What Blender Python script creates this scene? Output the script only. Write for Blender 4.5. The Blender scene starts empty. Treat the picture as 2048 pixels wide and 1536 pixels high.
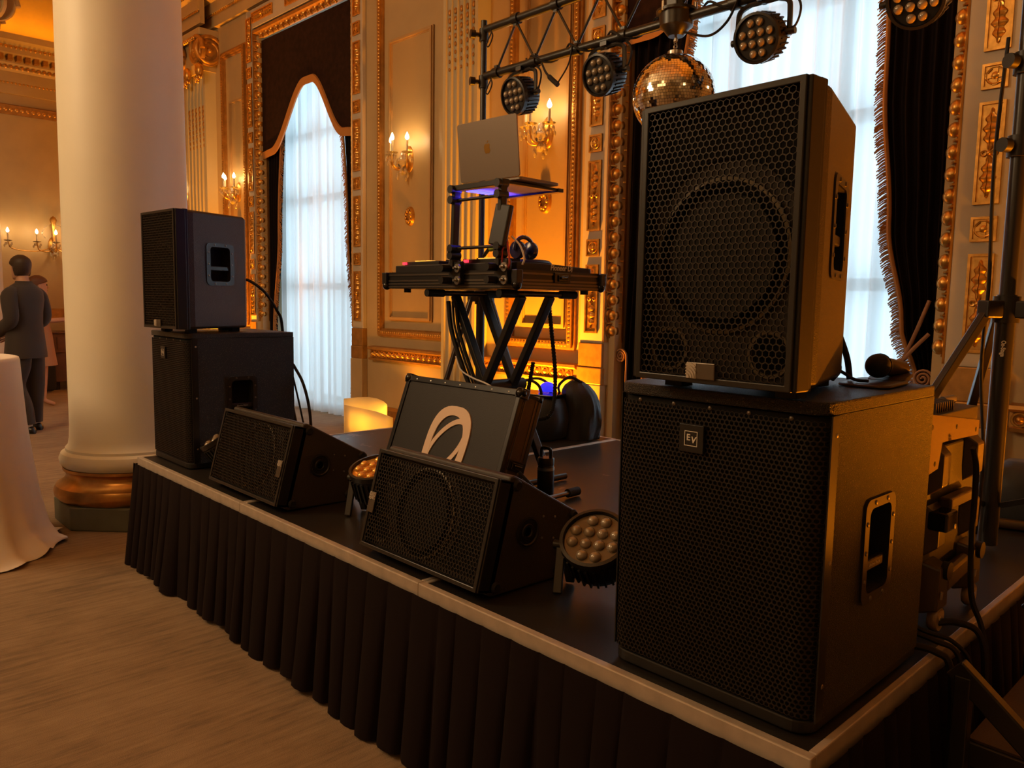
import bpy, bmesh, math, random
from mathutils import Vector, Matrix
R = math.radians
sc = bpy.context.scene
COL = sc.collection

# ------------------------------------------------------------------ camera
CAM = Vector((0.609, -1.369, 1.403))
cam_d = bpy.data.cameras.new('camera')
cam = bpy.data.objects.new('camera', cam_d)
COL.objects.link(cam)
cam_d.sensor_fit = 'HORIZONTAL'
cam_d.sensor_width = 36.0
cam_d.lens = 1568.48 / 2048 * 36.0
cam_d.clip_start = 0.05
cam_d.clip_end = 200
_yaw, _pit, _rol = R(46.419), R(5.991), R(0.978)
_f = Vector((-math.sin(_yaw) * math.cos(_pit), math.cos(_yaw) * math.cos(_pit), -math.sin(_pit)))
_r = Vector((math.cos(_yaw), math.sin(_yaw), 0))
_u = _r.cross(_f)
_r2 = math.cos(_rol) * _r + math.sin(_rol) * _u
_u2 = -math.sin(_rol) * _r + math.cos(_rol) * _u
_M = Matrix((_r2, _u2, -_f)).transposed().to_4x4()
_M.translation = CAM
cam.matrix_world = _M
sc.camera = cam

# ------------------------------------------------------------------ world, exposure
world = bpy.data.worlds.new('world')
sc.world = world
world.use_nodes = True
_bg = world.node_tree.nodes['Background']
_bg.inputs['Color'].default_value = (0.58, 0.84, 1.0, 1)   # even, pale overcast sky
_bg.inputs['Strength'].default_value = 3.7
sc.view_settings.view_transform = 'Standard'
sc.view_settings.look = 'None'
sc.view_settings.exposure = 0.0
sc.view_settings.gamma = 1.0
sc.view_settings.use_curve_mapping = False
sc.cycles.max_bounces = 7
sc.cycles.diffuse_bounces = 3
sc.cycles.transparent_max_bounces = 12
sc.cycles.sample_clamp_indirect = 4.0
sc.cycles.caustics_reflective = False
sc.cycles.caustics_refractive = False

AMBER = (1.0, 0.31, 0.008)
WARM = (1.0, 0.56, 0.22)
LIGHT_FILL = 50.0      # base power of the added, out-of-view ceiling fill lamps
LIGHT_SCONCE = 5.5      # each candle bulb
LIGHT_UP = 34.0         # amber uplights on the floor along the wall

# ------------------------------------------------------------------ helpers
def srgb(h):
    o = []
    for i in (0, 2, 4):
        c = int(h[i:i + 2], 16) / 255
        o.append(c / 12.92 if c <= 0.04045 else ((c + 0.055) / 1.055) ** 2.4)
    return tuple(o) + (1,)

MATS = {}
def mat(name, col, rough=0.6, metal=0.0, spec=0.5, bump=0.0, bscale=200.0, var=0.0, vscale=8.0, emit=None, estr=0.0,
        stretch=None, sheen=0.0, coat=0.0, trans=0.0, ior=1.45, alpha=1.0, detail=3.0, bdist=0.002):
    m = bpy.data.materials.new(name)
    m.use_nodes = True
    nt = m.node_tree
    b = nt.nodes['Principled BSDF']
    c = srgb(col) if isinstance(col, str) else tuple(col) + ((1,) if len(col) == 3 else ())
    b.inputs['Base Color'].default_value = c
    b.inputs['Roughness'].default_value = rough
    b.inputs['Metallic'].default_value = metal
    b.inputs['Specular IOR Level'].default_value = spec
    b.inputs['Sheen Weight'].default_value = sheen
    b.inputs['Coat Weight'].default_value = coat
    b.inputs['Transmission Weight'].default_value = trans
    b.inputs['IOR'].default_value = ior
    b.inputs['Alpha'].default_value = alpha
    if emit is not None:
        b.inputs['Emission Color'].default_value = srgb(emit) if isinstance(emit, str) else tuple(emit) + (1,)
        b.inputs['Emission Strength'].default_value = estr
    if bump or var:
        tc = nt.nodes.new('ShaderNodeTexCoord')
        mp = nt.nodes.new('ShaderNodeMapping')
        nt.links.new(tc.outputs['Object'], mp.inputs['Vector'])
        if stretch:
            mp.inputs['Scale'].default_value = stretch
    if var:
        n = nt.nodes.new('ShaderNodeTexNoise')
        n.inputs['Scale'].default_value = vscale
        n.inputs['Detail'].default_value = 5
        nt.links.new(mp.outputs['Vector'], n.inputs['Vector'])
        r = nt.nodes.new('ShaderNodeValToRGB')
        r.color_ramp.elements[0].position = 0.3
        r.color_ramp.elements[1].position = 0.7
        r.color_ramp.elements[0].color = tuple(x * (1 - var) for x in c[:3]) + (1,)
        r.color_ramp.elements[1].color = tuple(min(1, x * (1 + var)) for x in c[:3]) + (1,)
        nt.links.new(n.outputs['Fac'], r.inputs['Fac'])
        nt.links.new(r.outputs['Color'], b.inputs['Base Color'])
    if bump:
        n = nt.nodes.new('ShaderNodeTexNoise')
        n.inputs['Scale'].default_value = bscale
        n.inputs['Detail'].default_value = detail
        nt.links.new(mp.outputs['Vector'], n.inputs['Vector'])
        bp = nt.nodes.new('ShaderNodeBump')
        bp.inputs['Strength'].default_value = bump
        bp.inputs['Distance'].default_value = bdist
        nt.links.new(n.outputs['Fac'], bp.inputs['Height'])
        nt.links.new(bp.outputs['Normal'], b.inputs['Normal'])
    MATS[name] = m
    return m

class B:
    """collects shapes into one mesh"""
    def __init__(s, m=None):
        s.v = []; s.f = []; s.m = m or Matrix()
    def add(s, vs, fs):
        o = len(s.v)
        s.v += [tuple(s.m @ Vector(v)) for v in vs]
        s.f += [tuple(i + o for i in f) for f in fs]
        return s
    def box(s, x0, x1, y0, y1, z0, z1):
        vs = [(x, y, z) for x in (x0, x1) for y in (y0, y1) for z in (z0, z1)]
        return s.add(vs, [(0, 1, 3, 2), (4, 6, 7, 5), (0, 4, 5, 1), (2, 3, 7, 6), (0, 2, 6, 4), (1, 5, 7, 3)])
    def bar(s, p0, p1, w, h, up=(0, 0, 1)):
        p0, p1 = Vector(p0), Vector(p1)
        d = (p1 - p0).normalized(); a = d.cross(Vector(up))
        if a.length < 1e-4: a = d.cross(Vector((1, 0, 0)))
        a.normalize(); b = a.cross(d)
        vs = [p + a * (w / 2 * i) + b * (h / 2 * j) for p in (p0, p1) for i in (-1, 1) for j in (-1, 1)]
        return s.add(vs, [(0, 1, 3, 2), (4, 6, 7, 5), (0, 4, 5, 1), (2, 3, 7, 6), (0, 2, 6, 4), (1, 5, 7, 3)])
    def cyl(s, p0, p1, r0, r1=None, n=14, caps=True):
        r1 = r0 if r1 is None else r1
        p0, p1 = Vector(p0), Vector(p1)
        d = (p1 - p0).normalized()
        a = d.cross(Vector((0, 0, 1)))
        if a.length < 1e-3: a = Vector((1, 0, 0))
        a.normalize(); b = d.cross(a)
        vs = []
        for p, r in ((p0, r0), (p1, r1)):
            for i in range(n):
                t = 2 * math.pi * i / n
                vs.append(p + a * (r * math.cos(t)) + b * (r * math.sin(t)))
        fs = [(i, (i + 1) % n, n + (i + 1) % n, n + i) for i in range(n)]
        if caps: fs += [tuple(range(n))[::-1], tuple(range(n, 2 * n))]
        return s.add(vs, fs)
    def tube(s, pts, r, n=8, closed=False):
        pts = [Vector(p) for p in pts]; k = len(pts)
        rs = r if isinstance(r, (list, tuple)) else [r] * k
        vs = []; a = None
        for i, p in enumerate(pts):
            q0 = pts[(i - 1) % k] if (closed or i > 0) else p
            q1 = pts[(i + 1) % k] if (closed or i < k - 1) else p
            d = (q1 - q0).normalized()
            if a is None:
                a = d.cross(Vector((0, 0, 1)))
                if a.length < 1e-3: a = Vector((1, 0, 0))
            a = a - d * a.dot(d)
            if a.length < 1e-6: a = d.orthogonal()
            a.normalize(); b = d.cross(a)
            for j in range(n):
                t = 2 * math.pi * j / n
                vs.append(p + a * (rs[i] * math.cos(t)) + b * (rs[i] * math.sin(t)))
        fs = []
        for i in range(k if closed else k - 1):
            i2 = (i + 1) % k
            fs += [(i * n + j, i * n + (j + 1) % n, i2 * n + (j + 1) % n, i2 * n + j) for j in range(n)]
        if not closed:
            fs += [tuple(range(n))[::-1], tuple(range((k - 1) * n, k * n))]
        return s.add(vs, fs)
    def lathe(s, prof, n=24, m=None, arc=2 * math.pi):
        """(r, z) profile turned about local z; m places it"""
        m = m or Matrix(); full = abs(arc - 2 * math.pi) < 1e-6
        cnt = n if full else n + 1
        vs = []
        for r, z in prof:
            for i in range(cnt):
                t = arc * i / n
                vs.append(m @ Vector((r * math.cos(t), r * math.sin(t), z)))
        fs = []
        for k in range(len(prof) - 1):
            for i in range(n):
                j = (i + 1) % cnt
                fs.append((k * cnt + i, k * cnt + j, (k + 1) * cnt + j, (k + 1) * cnt + i))
        if full:
            if prof[0][0] > 1e-5: fs.append(tuple(range(cnt))[::-1])
            if prof[-1][0] > 1e-5: fs.append(tuple(range((len(prof) - 1) * cnt, len(prof) * cnt)))
        return s.add(vs, fs)
    def prism(s, poly, c0, c1, ax='xzy'):
        """2-D polygon on the first two axes of ax, extruded along the third"""
        idx = ['xyz'.index(c) for c in ax]; n = len(poly); vs = []
        for c in (c0, c1):
            for a, b in poly:
                p = [0, 0, 0]; p[idx[0]] = a; p[idx[1]] = b; p[idx[2]] = c; vs.append(p)
        fs = [(i, (i + 1) % n, n + (i + 1) % n, n + i) for i in range(n)] + [tuple(range(n))[::-1], tuple(range(n, 2 * n))]
        return s.add(vs, fs)
    def loft(s, rings, caps=True):
        n = len(rings[0]); vs = [p for r in rings for p in r]; fs = []
        for k in range(len(rings) - 1):
            fs += [(k * n + i, k * n + (i + 1) % n, (k + 1) * n + (i + 1) % n, (k + 1) * n + i) for i in range(n)]
        if caps: fs += [tuple(range(n))[::-1], tuple(range((len(rings) - 1) * n, len(rings) * n))]
        return s.add(vs, fs)
    def grid(s, nx, ny, fn):
        vs = [fn(i / nx, j / ny) for j in range(ny + 1) for i in range(nx + 1)]
        w = nx + 1
        return s.add(vs, [(j * w + i, j * w + i + 1, (j + 1) * w + i + 1, (j + 1) * w + i) for j in range(ny) for i in range(nx)])
    def sphere(s, c, r, n=16, k=10, sc_=(1, 1, 1), z0=-1.0, z1=1.0):
        c = Vector(c); prof = []
        for i in range(k + 1):
            t = math.asin(z0) + (math.asin(z1) - math.asin(z0)) * i / k
            prof.append((max(r * math.cos(t), 0), r * math.sin(t)))
        return s.lathe(prof, n, Matrix.Translation(c) @ Matrix.Diagonal((*sc_, 1)))
    def torus(s, c, R_, r, n=24, k=8, m=None, arc=None):
        m = (m or Matrix()); c = Vector(c)
        pts = [c + m.to_3x3() @ Vector((R_ * math.cos(2 * math.pi * i / n), R_ * math.sin(2 * math.pi * i / n), 0)) for i in range(n)]
        return s.tube(pts, r, k, True)
    def build(s, name, material, parent=None, smooth=None, bevel=0.0, seg=2, recalc=True):
        me = bpy.data.meshes.new(name)
        me.from_pydata(s.v, [], s.f)
        if recalc:
            bm = bmesh.new(); bm.from_mesh(me)
            bmesh.ops.recalc_face_normals(bm, faces=bm.faces)
            bm.to_mesh(me); bm.free()
        if smooth is not None:
            me.shade_smooth()
            me.set_sharp_from_angle(angle=R(smooth))
        me.materials.append(MATS[material] if isinstance(material, str) else material)
        o = bpy.data.objects.new(name, me)
        COL.objects.link(o)
        if parent is not None: o.parent = parent
        if bevel:
            md = o.modifiers.new('bevel', 'BEVEL')
            md.width = bevel; md.segments = seg; md.limit_method = 'ANGLE'; md.angle_limit = R(35)
        return o

def tag(o, label=None, cat=None, group=None, kind=None):
    if label: o['label'] = label
    if cat: o['category'] = cat
    if group: o['group'] = group
    if kind: o['kind'] = kind
    return o
def thing(name, label, cat, loc=(0, 0, 0), rotz=0.0, group=None, kind=None, mw=None):
    o = bpy.data.objects.new(name, None)
    COL.objects.link(o)
    o.empty_display_size = 0.1
    if mw is not None: o.matrix_world = mw
    else:
        o.location = loc; o.rotation_euler = (0, 0, rotz)
    return tag(o, label, cat, group, kind)
def copy_tree(o, parent=None):
    c = o.copy(); COL.objects.link(c); c.parent = parent
    for ch in o.children: copy_tree(ch, c)
    return c
def share(o, parent, m):
    """one more copy of a piece (shared mesh), placed by matrix m under parent"""
    c = o.copy(); COL.objects.link(c); c.parent = parent; c.matrix_local = m
    return c
def text(name, body, size, material, parent, m, extrude=0.0006, align='CENTER', shear=0.0, bold=0.0, space=1.0):
    cu = bpy.data.curves.new(name, 'FONT')
    cu.body = body; cu.size = size; cu.extrude = extrude; cu.align_x = align; cu.align_y = 'CENTER'
    cu.shear = shear; cu.offset = bold; cu.space_character = space; cu.resolution_u = 3
    cu.materials.append(MATS[material])
    tmp = bpy.data.objects.new(name, cu); COL.objects.link(tmp)
    me = bpy.data.meshes.new_from_object(tmp.evaluated_get(bpy.context.evaluated_depsgraph_get()))
    bpy.data.objects.remove(tmp)
    me.materials.clear(); me.materials.append(MATS[material])
    o = bpy.data.objects.new(name, me); COL.objects.link(o)
    o.parent = parent; o.matrix_local = m
    return o
def cut(o, b):
    """carve the solid b out of mesh object o for good (its local matrix must be identity)"""
    par = o.parent; o.parent = None
    c = b.build('cutter', 'black_matte')
    md = o.modifiers.new('cut', 'BOOLEAN'); md.operation = 'DIFFERENCE'; md.object = c; md.solver = 'EXACT'
    me = bpy.data.meshes.new_from_object(o.evaluated_get(bpy.context.evaluated_depsgraph_get()))
    o.modifiers.clear(); o.data = me; o.parent = par
    bpy.data.objects.remove(c)
    return o
def light(name, kind, loc, color, power, parent=None, **kw):
    l = bpy.data.lights.new(name, kind); l.color = color; l.energy = power
    for k, v in kw.items(): setattr(l, k, v)
    o = bpy.data.objects.new(name, l); COL.objects.link(o); o.location = loc
    if parent is not None: o.parent = parent
    return o
def T(*p): return Matrix.Translation(p)
def RX(a): return Matrix.Rotation(R(a), 4, 'X')
def RY(a): return Matrix.Rotation(R(a), 4, 'Y')
def RZ(a): return Matrix.Rotation(R(a), 4, 'Z')
FRONT = RX(90)      # text / flat art in local xy -> faces -y
def look(p, d, up=(0, 0, 1)):
    """matrix at p whose local +z points along d, local y roughly up"""
    z = Vector(d).normalized(); x = Vector(up).cross(z)
    if x.length < 1e-4: x = Vector((1, 0, 0))
    x.normalize(); y = z.cross(x)
    m = Matrix((x, y, z)).transposed().to_4x4(); m.translation = Vector(p)
    return m
def bez(pts, n=10):
    """smooth curve through points (Catmull-Rom)"""
    P = [Vector(p) for p in pts]; P = [2 * P[0] - P[1]] + P + [2 * P[-1] - P[-2]]
    out = []
    for i in range(1, len(P) - 2):
        for k in range(n):
            t = k / n; a, b, c, d = P[i - 1:i + 3]
            out.append(0.5 * ((2 * b) + (c - a) * t + (2 * a - 5 * b + 4 * c - d) * t * t + (3 * b - a - 3 * c + d) * t ** 3))
    out.append(P[-2])
    return out
def rrect(w, h, r, n=4, cx=0.0, cy=0.0):
    o = []
    for sx, sy, a0 in ((1, 1, 0), (-1, 1, 90), (-1, -1, 180), (1, -1, 270)):
        for i in range(n + 1):
            a = R(a0 + 90 * i / n)
            o.append((cx + sx * (w / 2 - r) + r * math.cos(a), cy + sy * (h / 2 - r) + r * math.sin(a)))
    return o
def ring_plate(b, outer, inner, c0, c1, ax='xzy'):
    """flat plate between two outlines with the same point count, extruded"""
    idx = ['xyz'.index(c) for c in ax]; n = len(outer); vs = []
    for c in (c0, c1):
        for poly in (outer, inner):
            for a, q in poly:
                p = [0, 0, 0]; p[idx[0]] = a; p[idx[1]] = q; p[idx[2]] = c; vs.append(p)
    fs = []
    for i in range(n):
        j = (i + 1) % n
        fs += [(i, j, n + j, n + i), (2 * n + i, 3 * n + i, 3 * n + j, 2 * n + j), (i, 2 * n + i, 2 * n + j, j), (n + i, n + j, 3 * n + j, 3 * n + i)]
    return b.add(vs, fs)

# ------------------------------------------------------------------ materials
mat('cream_paint', (0.46, 0.34, 0.18), 0.45, var=0.06, vscale=3)
mat('cream_panel', (0.43, 0.30, 0.14), 0.42, var=0.05, vscale=2)
mat('stone_grey_paint', (0.50, 0.44, 0.36), 0.5, var=0.05, vscale=3)
mat('pilaster_paint', (0.50, 0.45, 0.31), 0.45)
mat('gold', (0.62, 0.34, 0.085), 0.33, 0.85, bump=0.35, bscale=90, var=0.25, vscale=25)
mat('moulding_paint', (0.42, 0.27, 0.12), 0.45, var=0.1, vscale=6)
mat('gold_flat', (0.42, 0.22, 0.06), 0.42, 0.6, bump=0.2, bscale=120, var=0.2, vscale=14)
mat('bronze_gold', (0.50, 0.26, 0.075), 0.28, 0.9, var=0.35, vscale=7)
mat('column_paint', (0.76, 0.70, 0.55), 0.48, var=0.03, vscale=2)
mat('plinth_green', (0.12, 0.13, 0.10), 0.55, var=0.15, vscale=6)
mat('ceiling_paint', (0.62, 0.52, 0.36), 0.6)
mat('black_plastic', (0.012, 0.011, 0.011), 0.42)
mat('black_gloss', (0.008, 0.008, 0.009), 0.15)
mat('black_matte', (0.010, 0.009, 0.009), 0.75)
mat('black_metal', (0.014, 0.013, 0.013), 0.33, spec=0.6)
mat('black_mesh', (0.036, 0.028, 0.021), 0.45, 0.55)
mat('black_mesh_fine', (0.024, 0.019, 0.016), 0.5, 0.4)
mat('tolex', (0.020, 0.0165, 0.013), 0.42, spec=0.45, bump=0.9, bscale=520, detail=0, bdist=0.003)
mat('tolex_smooth', (0.042, 0.034, 0.027), 0.42, bump=0.5, bscale=420)
mat('handle_metal', (0.05, 0.042, 0.034), 0.38, 0.7)
mat('rubber', (0.010, 0.010, 0.010), 0.8)
mat('dark_inside', (0.004, 0.004, 0.004), 0.9)
mat('baffle_paint', (0.026, 0.020, 0.015), 0.6)
mat('cone_paper', (0.012, 0.011, 0.010), 0.55)
mat('cone_ring', (0.16, 0.13, 0.09), 0.4, 0.3)
mat('steel', (0.45, 0.42, 0.38), 0.3, 1.0)
mat('steel_dark', (0.16, 0.14, 0.12), 0.35, 0.9)
mat('aluminium', (0.50, 0.43, 0.36), 0.5, 0.35, var=0.12, vscale=20)
mat('print_white', (0.75, 0.70, 0.62), 0.6)
mat('print_silver', (0.55, 0.50, 0.44), 0.4, 0.4)
mat('white_logo', (0.80, 0.62, 0.48), 0.6)
mat('skirt_cloth', (0.0080, 0.0038, 0.0040), 0.95, spec=0.2, bump=0.2, bscale=600)
mat('white_cloth', (0.86, 0.80, 0.76), 0.85, bump=0.15, bscale=500)
mat('velvet_dark', (0.007, 0.0042, 0.0055), 0.9, spec=0.2)
mat('valance_damask', (0.020, 0.008, 0.006), 0.85, spec=0.2, var=0.35, vscale=18)
mat('fringe_gold', (0.36, 0.17, 0.05), 0.65, bump=0.6, bscale=150, stretch=(6, 6, 0.6))
mat('rope_cord', (0.30, 0.16, 0.09), 0.7)
mat('candle_tube', (0.70, 0.60, 0.42), 0.5)
mat('bulb_glow', (1, 0.8, 0.5), 0.5, emit=(1.0, 0.70, 0.34), estr=45.0)
mat('crystal', (1.0, 0.93, 0.82), 0.03, spec=0.9, trans=0.75, ior=1.5)
mat('par_face', (0.16, 0.12, 0.075), 0.35, 0.4)
mat('lens_glass', (0.26, 0.21, 0.15), 0.10, spec=1.0, coat=1.0)
mat('lens_amber_reflection', (0.85, 0.45, 0.10), 0.22, 0.5)  # reflection of the amber-lit room painted as lens and face colour
mat('laptop_alu', (0.21, 0.165, 0.125), 0.42, 0.5)
mat('logo_mirror', (0.75, 0.55, 0.22), 0.12, 1.0)
mat('screen_dark', (0.01, 0.01, 0.012), 0.1)
mat('blue_led', (0.05, 0.05, 1), 0.4, emit=(0.06, 0.05, 1.0), estr=6.0)
mat('pad_led', (1, .6, .1), 0.4, emit=(1.0, 0.45, 0.06), estr=1.3)
mat('red_led', (1, .05, .05), 0.4, emit=(1.0, 0.03, 0.06), estr=2.0)
mat('mirror_tile', (0.80, 0.74, 0.66), 0.05, 1.0)
mat('red_cord', (0.45, 0.05, 0.05), 0.6)
mat('white_cord', (0.70, 0.65, 0.62), 0.5)
mat('green_tape', (0.28, 0.36, 0.06), 0.6)
mat('bag_nylon', (0.022, 0.024, 0.028), 0.5, sheen=0.1, bump=0.4, bscale=30)
mat('case_plastic', (0.055, 0.032, 0.014), 0.34, spec=0.6)
mat('wood_brown', (0.10, 0.042, 0.016), 0.4, var=0.25, vscale=6)
mat('skin', (0.45, 0.24, 0.15), 0.55)
mat('hair_dark', (0.035, 0.02, 0.012), 0.6)
mat('suit_charcoal', (0.035, 0.028, 0.026), 0.85, sheen=0.1)
mat('dress_tan', (0.34, 0.18, 0.10), 0.8)
mat('white_sock', (0.7, 0.66, 0.6), 0.8)
mat('shoe_black', (0.010, 0.009, 0.009), 0.3)
mat('window_paint', (0.55, 0.56, 0.54), 0.5)
mat('tread_vinyl', (0.055, 0.030, 0.018), 0.55, bump=0.4, bscale=300)
mat('blue_dome', (0.05, 0.06, 0.9), 0.25, emit=(0.03, 0.03, 1.0), estr=0.9)
mat('bottle_black', (0.012, 0.012, 0.012), 0.38)

def mat_sheer():
    m = bpy.data.materials.new('sheer_voile'); m.use_nodes = True; nt = m.node_tree
    for n in list(nt.nodes): nt.nodes.remove(n)
    out = nt.nodes.new('ShaderNodeOutputMaterial')
    tr = nt.nodes.new('ShaderNodeBsdfTransparent'); tr.inputs['Color'].default_value = (0.97, 0.98, 1, 1)
    tl = nt.nodes.new('ShaderNodeBsdfTranslucent'); tl.inputs['Color'].default_value = (0.80, 0.80, 0.80, 1)
    df = nt.nodes.new('ShaderNodeBsdfDiffuse'); df.inputs['Color'].default_value = (0.70, 0.68, 0.66, 1)
    a = nt.nodes.new('ShaderNodeMixShader'); a.inputs['Fac'].default_value = 0.45
    b = nt.nodes.new('ShaderNodeMixShader'); b.inputs['Fac'].default_value = 0.93
    nt.links.new(tl.outputs[0], a.inputs[1]); nt.links.new(df.outputs[0], a.inputs[2])
    nt.links.new(tr.outputs[0], b.inputs[1]); nt.links.new(a.outputs[0], b.inputs[2])
    nt.links.new(b.outputs[0], out.inputs['Surface'])
    MATS['sheer_voile'] = m
mat_sheer()
def mat_glass():
    m = bpy.data.materials.new('window_glass'); m.use_nodes = True; nt = m.node_tree
    for n in list(nt.nodes): nt.nodes.remove(n)
    out = nt.nodes.new('ShaderNodeOutputMaterial')
    tr = nt.nodes.new('ShaderNodeBsdfTransparent'); gl = nt.nodes.new('ShaderNodeBsdfGlossy'); gl.inputs['Roughness'].default_value = 0.03
    b = nt.nodes.new('ShaderNodeMixShader'); b.inputs['Fac'].default_value = 0.06
    nt.links.new(tr.outputs[0], b.inputs[1]); nt.links.new(gl.outputs[0], b.inputs[2]); nt.links.new(b.outputs[0], out.inputs['Surface'])
    MATS['window_glass'] = m
mat_glass()
def mat_glow_sheet():
    m = bpy.data.materials.new('shield_sheet'); m.use_nodes = True; nt = m.node_tree
    for n in list(nt.nodes): nt.nodes.remove(n)
    out = nt.nodes.new('ShaderNodeOutputMaterial')
    tl = nt.nodes.new('ShaderNodeBsdfTranslucent'); tl.inputs['Color'].default_value = (0.9, 0.85, 0.7, 1)
    df = nt.nodes.new('ShaderNodeBsdfDiffuse'); df.inputs['Color'].default_value = (0.85, 0.8, 0.7, 1)
    b = nt.nodes.new('ShaderNodeMixShader'); b.inputs['Fac'].default_value = 0.35
    nt.links.new(tl.outputs[0], b.inputs[1]); nt.links.new(df.outputs[0], b.inputs[2]); nt.links.new(b.outputs[0], out.inputs['Surface'])
    MATS['shield_sheet'] = m
mat_glow_sheet()
def mat_carpet():
    m = bpy.data.materials.new('carpet'); m.use_nodes = True; nt = m.node_tree
    b = nt.nodes['Principled BSDF']; b.inputs['Roughness'].default_value = 0.95; b.inputs['Sheen Weight'].default_value = 0.1
    tc = nt.nodes.new('ShaderNodeTexCoord')
    def noise(scale, st, detail=6, rough=0.6):
        mp = nt.nodes.new('ShaderNodeMapping'); mp.inputs['Scale'].default_value = st
        n = nt.nodes.new('ShaderNodeTexNoise'); n.inputs['Scale'].default_value = scale; n.inputs['Detail'].default_value = detail
        n.inputs['Roughness'].default_value = rough
        nt.links.new(tc.outputs['Object'], mp.inputs['Vector']); nt.links.new(mp.outputs['Vector'], n.inputs['Vector'])
        return n
    streak = noise(1.0, (34, 3.0, 1), 10, 0.78); blot = noise(2.2, (1, 1, 1)); fine = noise(240, (1, 1, 1), 2)
    mx = nt.nodes.new('ShaderNodeMath'); mx.operation = 'MULTIPLY_ADD'; mx.inputs[1].default_value = 0.65
    nt.links.new(streak.outputs['Fac'], mx.inputs[0])
    m2 = nt.nodes.new('ShaderNodeMath'); m2.operation = 'MULTIPLY'; m2.inputs[1].default_value = 0.35
    nt.links.new(blot.outputs['Fac'], m2.inputs[0]); nt.links.new(m2.outputs[0], mx.inputs[2])
    r = nt.nodes.new('ShaderNodeValToRGB')
    r.color_ramp.elements[0].position = 0.36; r.color_ramp.elements[0].color = (0.115, 0.070, 0.036, 1)
    r.color_ramp.elements[1].position = 0.64; r.color_ramp.elements[1].color = (0.34, 0.235, 0.135, 1)
    e = r.color_ramp.elements.new(0.5); e.color = (0.25, 0.165, 0.09, 1)
    nt.links.new(mx.outputs[0], r.inputs['Fac'])
    nt.links.new(r.outputs['Color'], b.inputs['Base Color'])
    bp = nt.nodes.new('ShaderNodeBump'); bp.inputs['Strength'].default_value = 0.6; bp.inputs['Distance'].default_value = 0.004
    ad = nt.nodes.new('ShaderNodeMath'); ad.operation = 'ADD'
    nt.links.new(fine.outputs['Fac'], ad.inputs[0]); nt.links.new(streak.outputs['Fac'], ad.inputs[1])
    nt.links.new(ad.outputs[0], bp.inputs['Height']); nt.links.new(bp.outputs['Normal'], b.inputs['Normal'])
    MATS['carpet'] = m
mat_carpet()
def mat_deck():
    """black stage laminate, scuffed and with torn specks of pale tape residue"""
    m = bpy.data.materials.new('stage_laminate'); m.use_nodes = True; nt = m.node_tree
    b = nt.nodes['Principled BSDF']
    tc = nt.nodes.new('ShaderNodeTexCoord')
    n = nt.nodes.new('ShaderNodeTexNoise'); n.inputs['Scale'].default_value = 14; n.inputs['Detail'].default_value = 9; n.inputs['Roughness'].default_value = 0.62
    g = nt.nodes.new('ShaderNodeTexNoise'); g.inputs['Scale'].default_value = 1.3
    nt.links.new(tc.outputs['Object'], n.inputs['Vector']); nt.links.new(tc.outputs['Object'], g.inputs['Vector'])
    mu = nt.nodes.new('ShaderNodeMath'); mu.operation = 'MULTIPLY'
    nt.links.new(n.outputs['Fac'], mu.inputs[0]); nt.links.new(g.outputs['Fac'], mu.inputs[1])
    r = nt.nodes.new('ShaderNodeValToRGB')
    r.color_ramp.elements[0].position = 0.375; r.color_ramp.elements[0].color = (0.017, 0.0145, 0.0125, 1)
    r.color_ramp.elements[1].position = 0.40; r.color_ramp.elements[1].color = (0.16, 0.13, 0.10, 1)
    nt.links.new(mu.outputs[0], r.inputs['Fac']); nt.links.new(r.outputs['Color'], b.inputs['Base Color'])
    b.inputs['Roughness'].default_value = 0.36
    bp = nt.nodes.new('ShaderNodeBump'); bp.inputs['Strength'].default_value = 0.15; bp.inputs['Distance'].default_value = 0.001
    f = nt.nodes.new('ShaderNodeTexNoise'); f.inputs['Scale'].default_value = 500
    nt.links.new(tc.outputs['Object'], f.inputs['Vector']); nt.links.new(f.outputs['Fac'], bp.inputs['Height']); nt.links.new(bp.outputs['Normal'], b.inputs['Normal'])
    MATS['stage_laminate'] = m
mat_deck()

def add_glint_flecks(name, scale, share_, col):
    """sparkle glints of the textured finish, painted in as sparse pale flecks"""
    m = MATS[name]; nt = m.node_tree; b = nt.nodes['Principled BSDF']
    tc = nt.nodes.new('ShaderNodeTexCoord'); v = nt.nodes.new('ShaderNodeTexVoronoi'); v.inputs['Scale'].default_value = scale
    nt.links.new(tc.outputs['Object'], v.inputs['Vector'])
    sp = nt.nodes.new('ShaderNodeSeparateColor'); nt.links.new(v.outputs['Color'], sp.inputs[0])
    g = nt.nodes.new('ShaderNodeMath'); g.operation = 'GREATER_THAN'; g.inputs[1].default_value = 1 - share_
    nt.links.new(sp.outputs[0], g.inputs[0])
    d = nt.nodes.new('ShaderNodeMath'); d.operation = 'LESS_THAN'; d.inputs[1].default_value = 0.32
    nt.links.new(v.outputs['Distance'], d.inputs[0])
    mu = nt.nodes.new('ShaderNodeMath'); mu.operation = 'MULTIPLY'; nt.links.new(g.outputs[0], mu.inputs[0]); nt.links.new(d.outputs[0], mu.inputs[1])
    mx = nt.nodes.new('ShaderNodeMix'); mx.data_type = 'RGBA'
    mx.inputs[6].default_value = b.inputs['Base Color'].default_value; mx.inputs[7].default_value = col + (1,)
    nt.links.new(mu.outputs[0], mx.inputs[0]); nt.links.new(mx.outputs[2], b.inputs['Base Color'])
add_glint_flecks('tolex', 230, 0.11, (0.11, 0.075, 0.048))  # glints put into the base colour as paler spots
add_glint_flecks('tolex_smooth', 260, 0.08, (0.10, 0.075, 0.055))
# ================================================================== the room
WM = T(-5, 3.35, 0) @ RZ(0.977)
CEIL = 6.3
W1 = (-3.95, -1.88); W2 = (1.76, 4.03); WTOP = 4.60
rng = random.Random(7)

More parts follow.
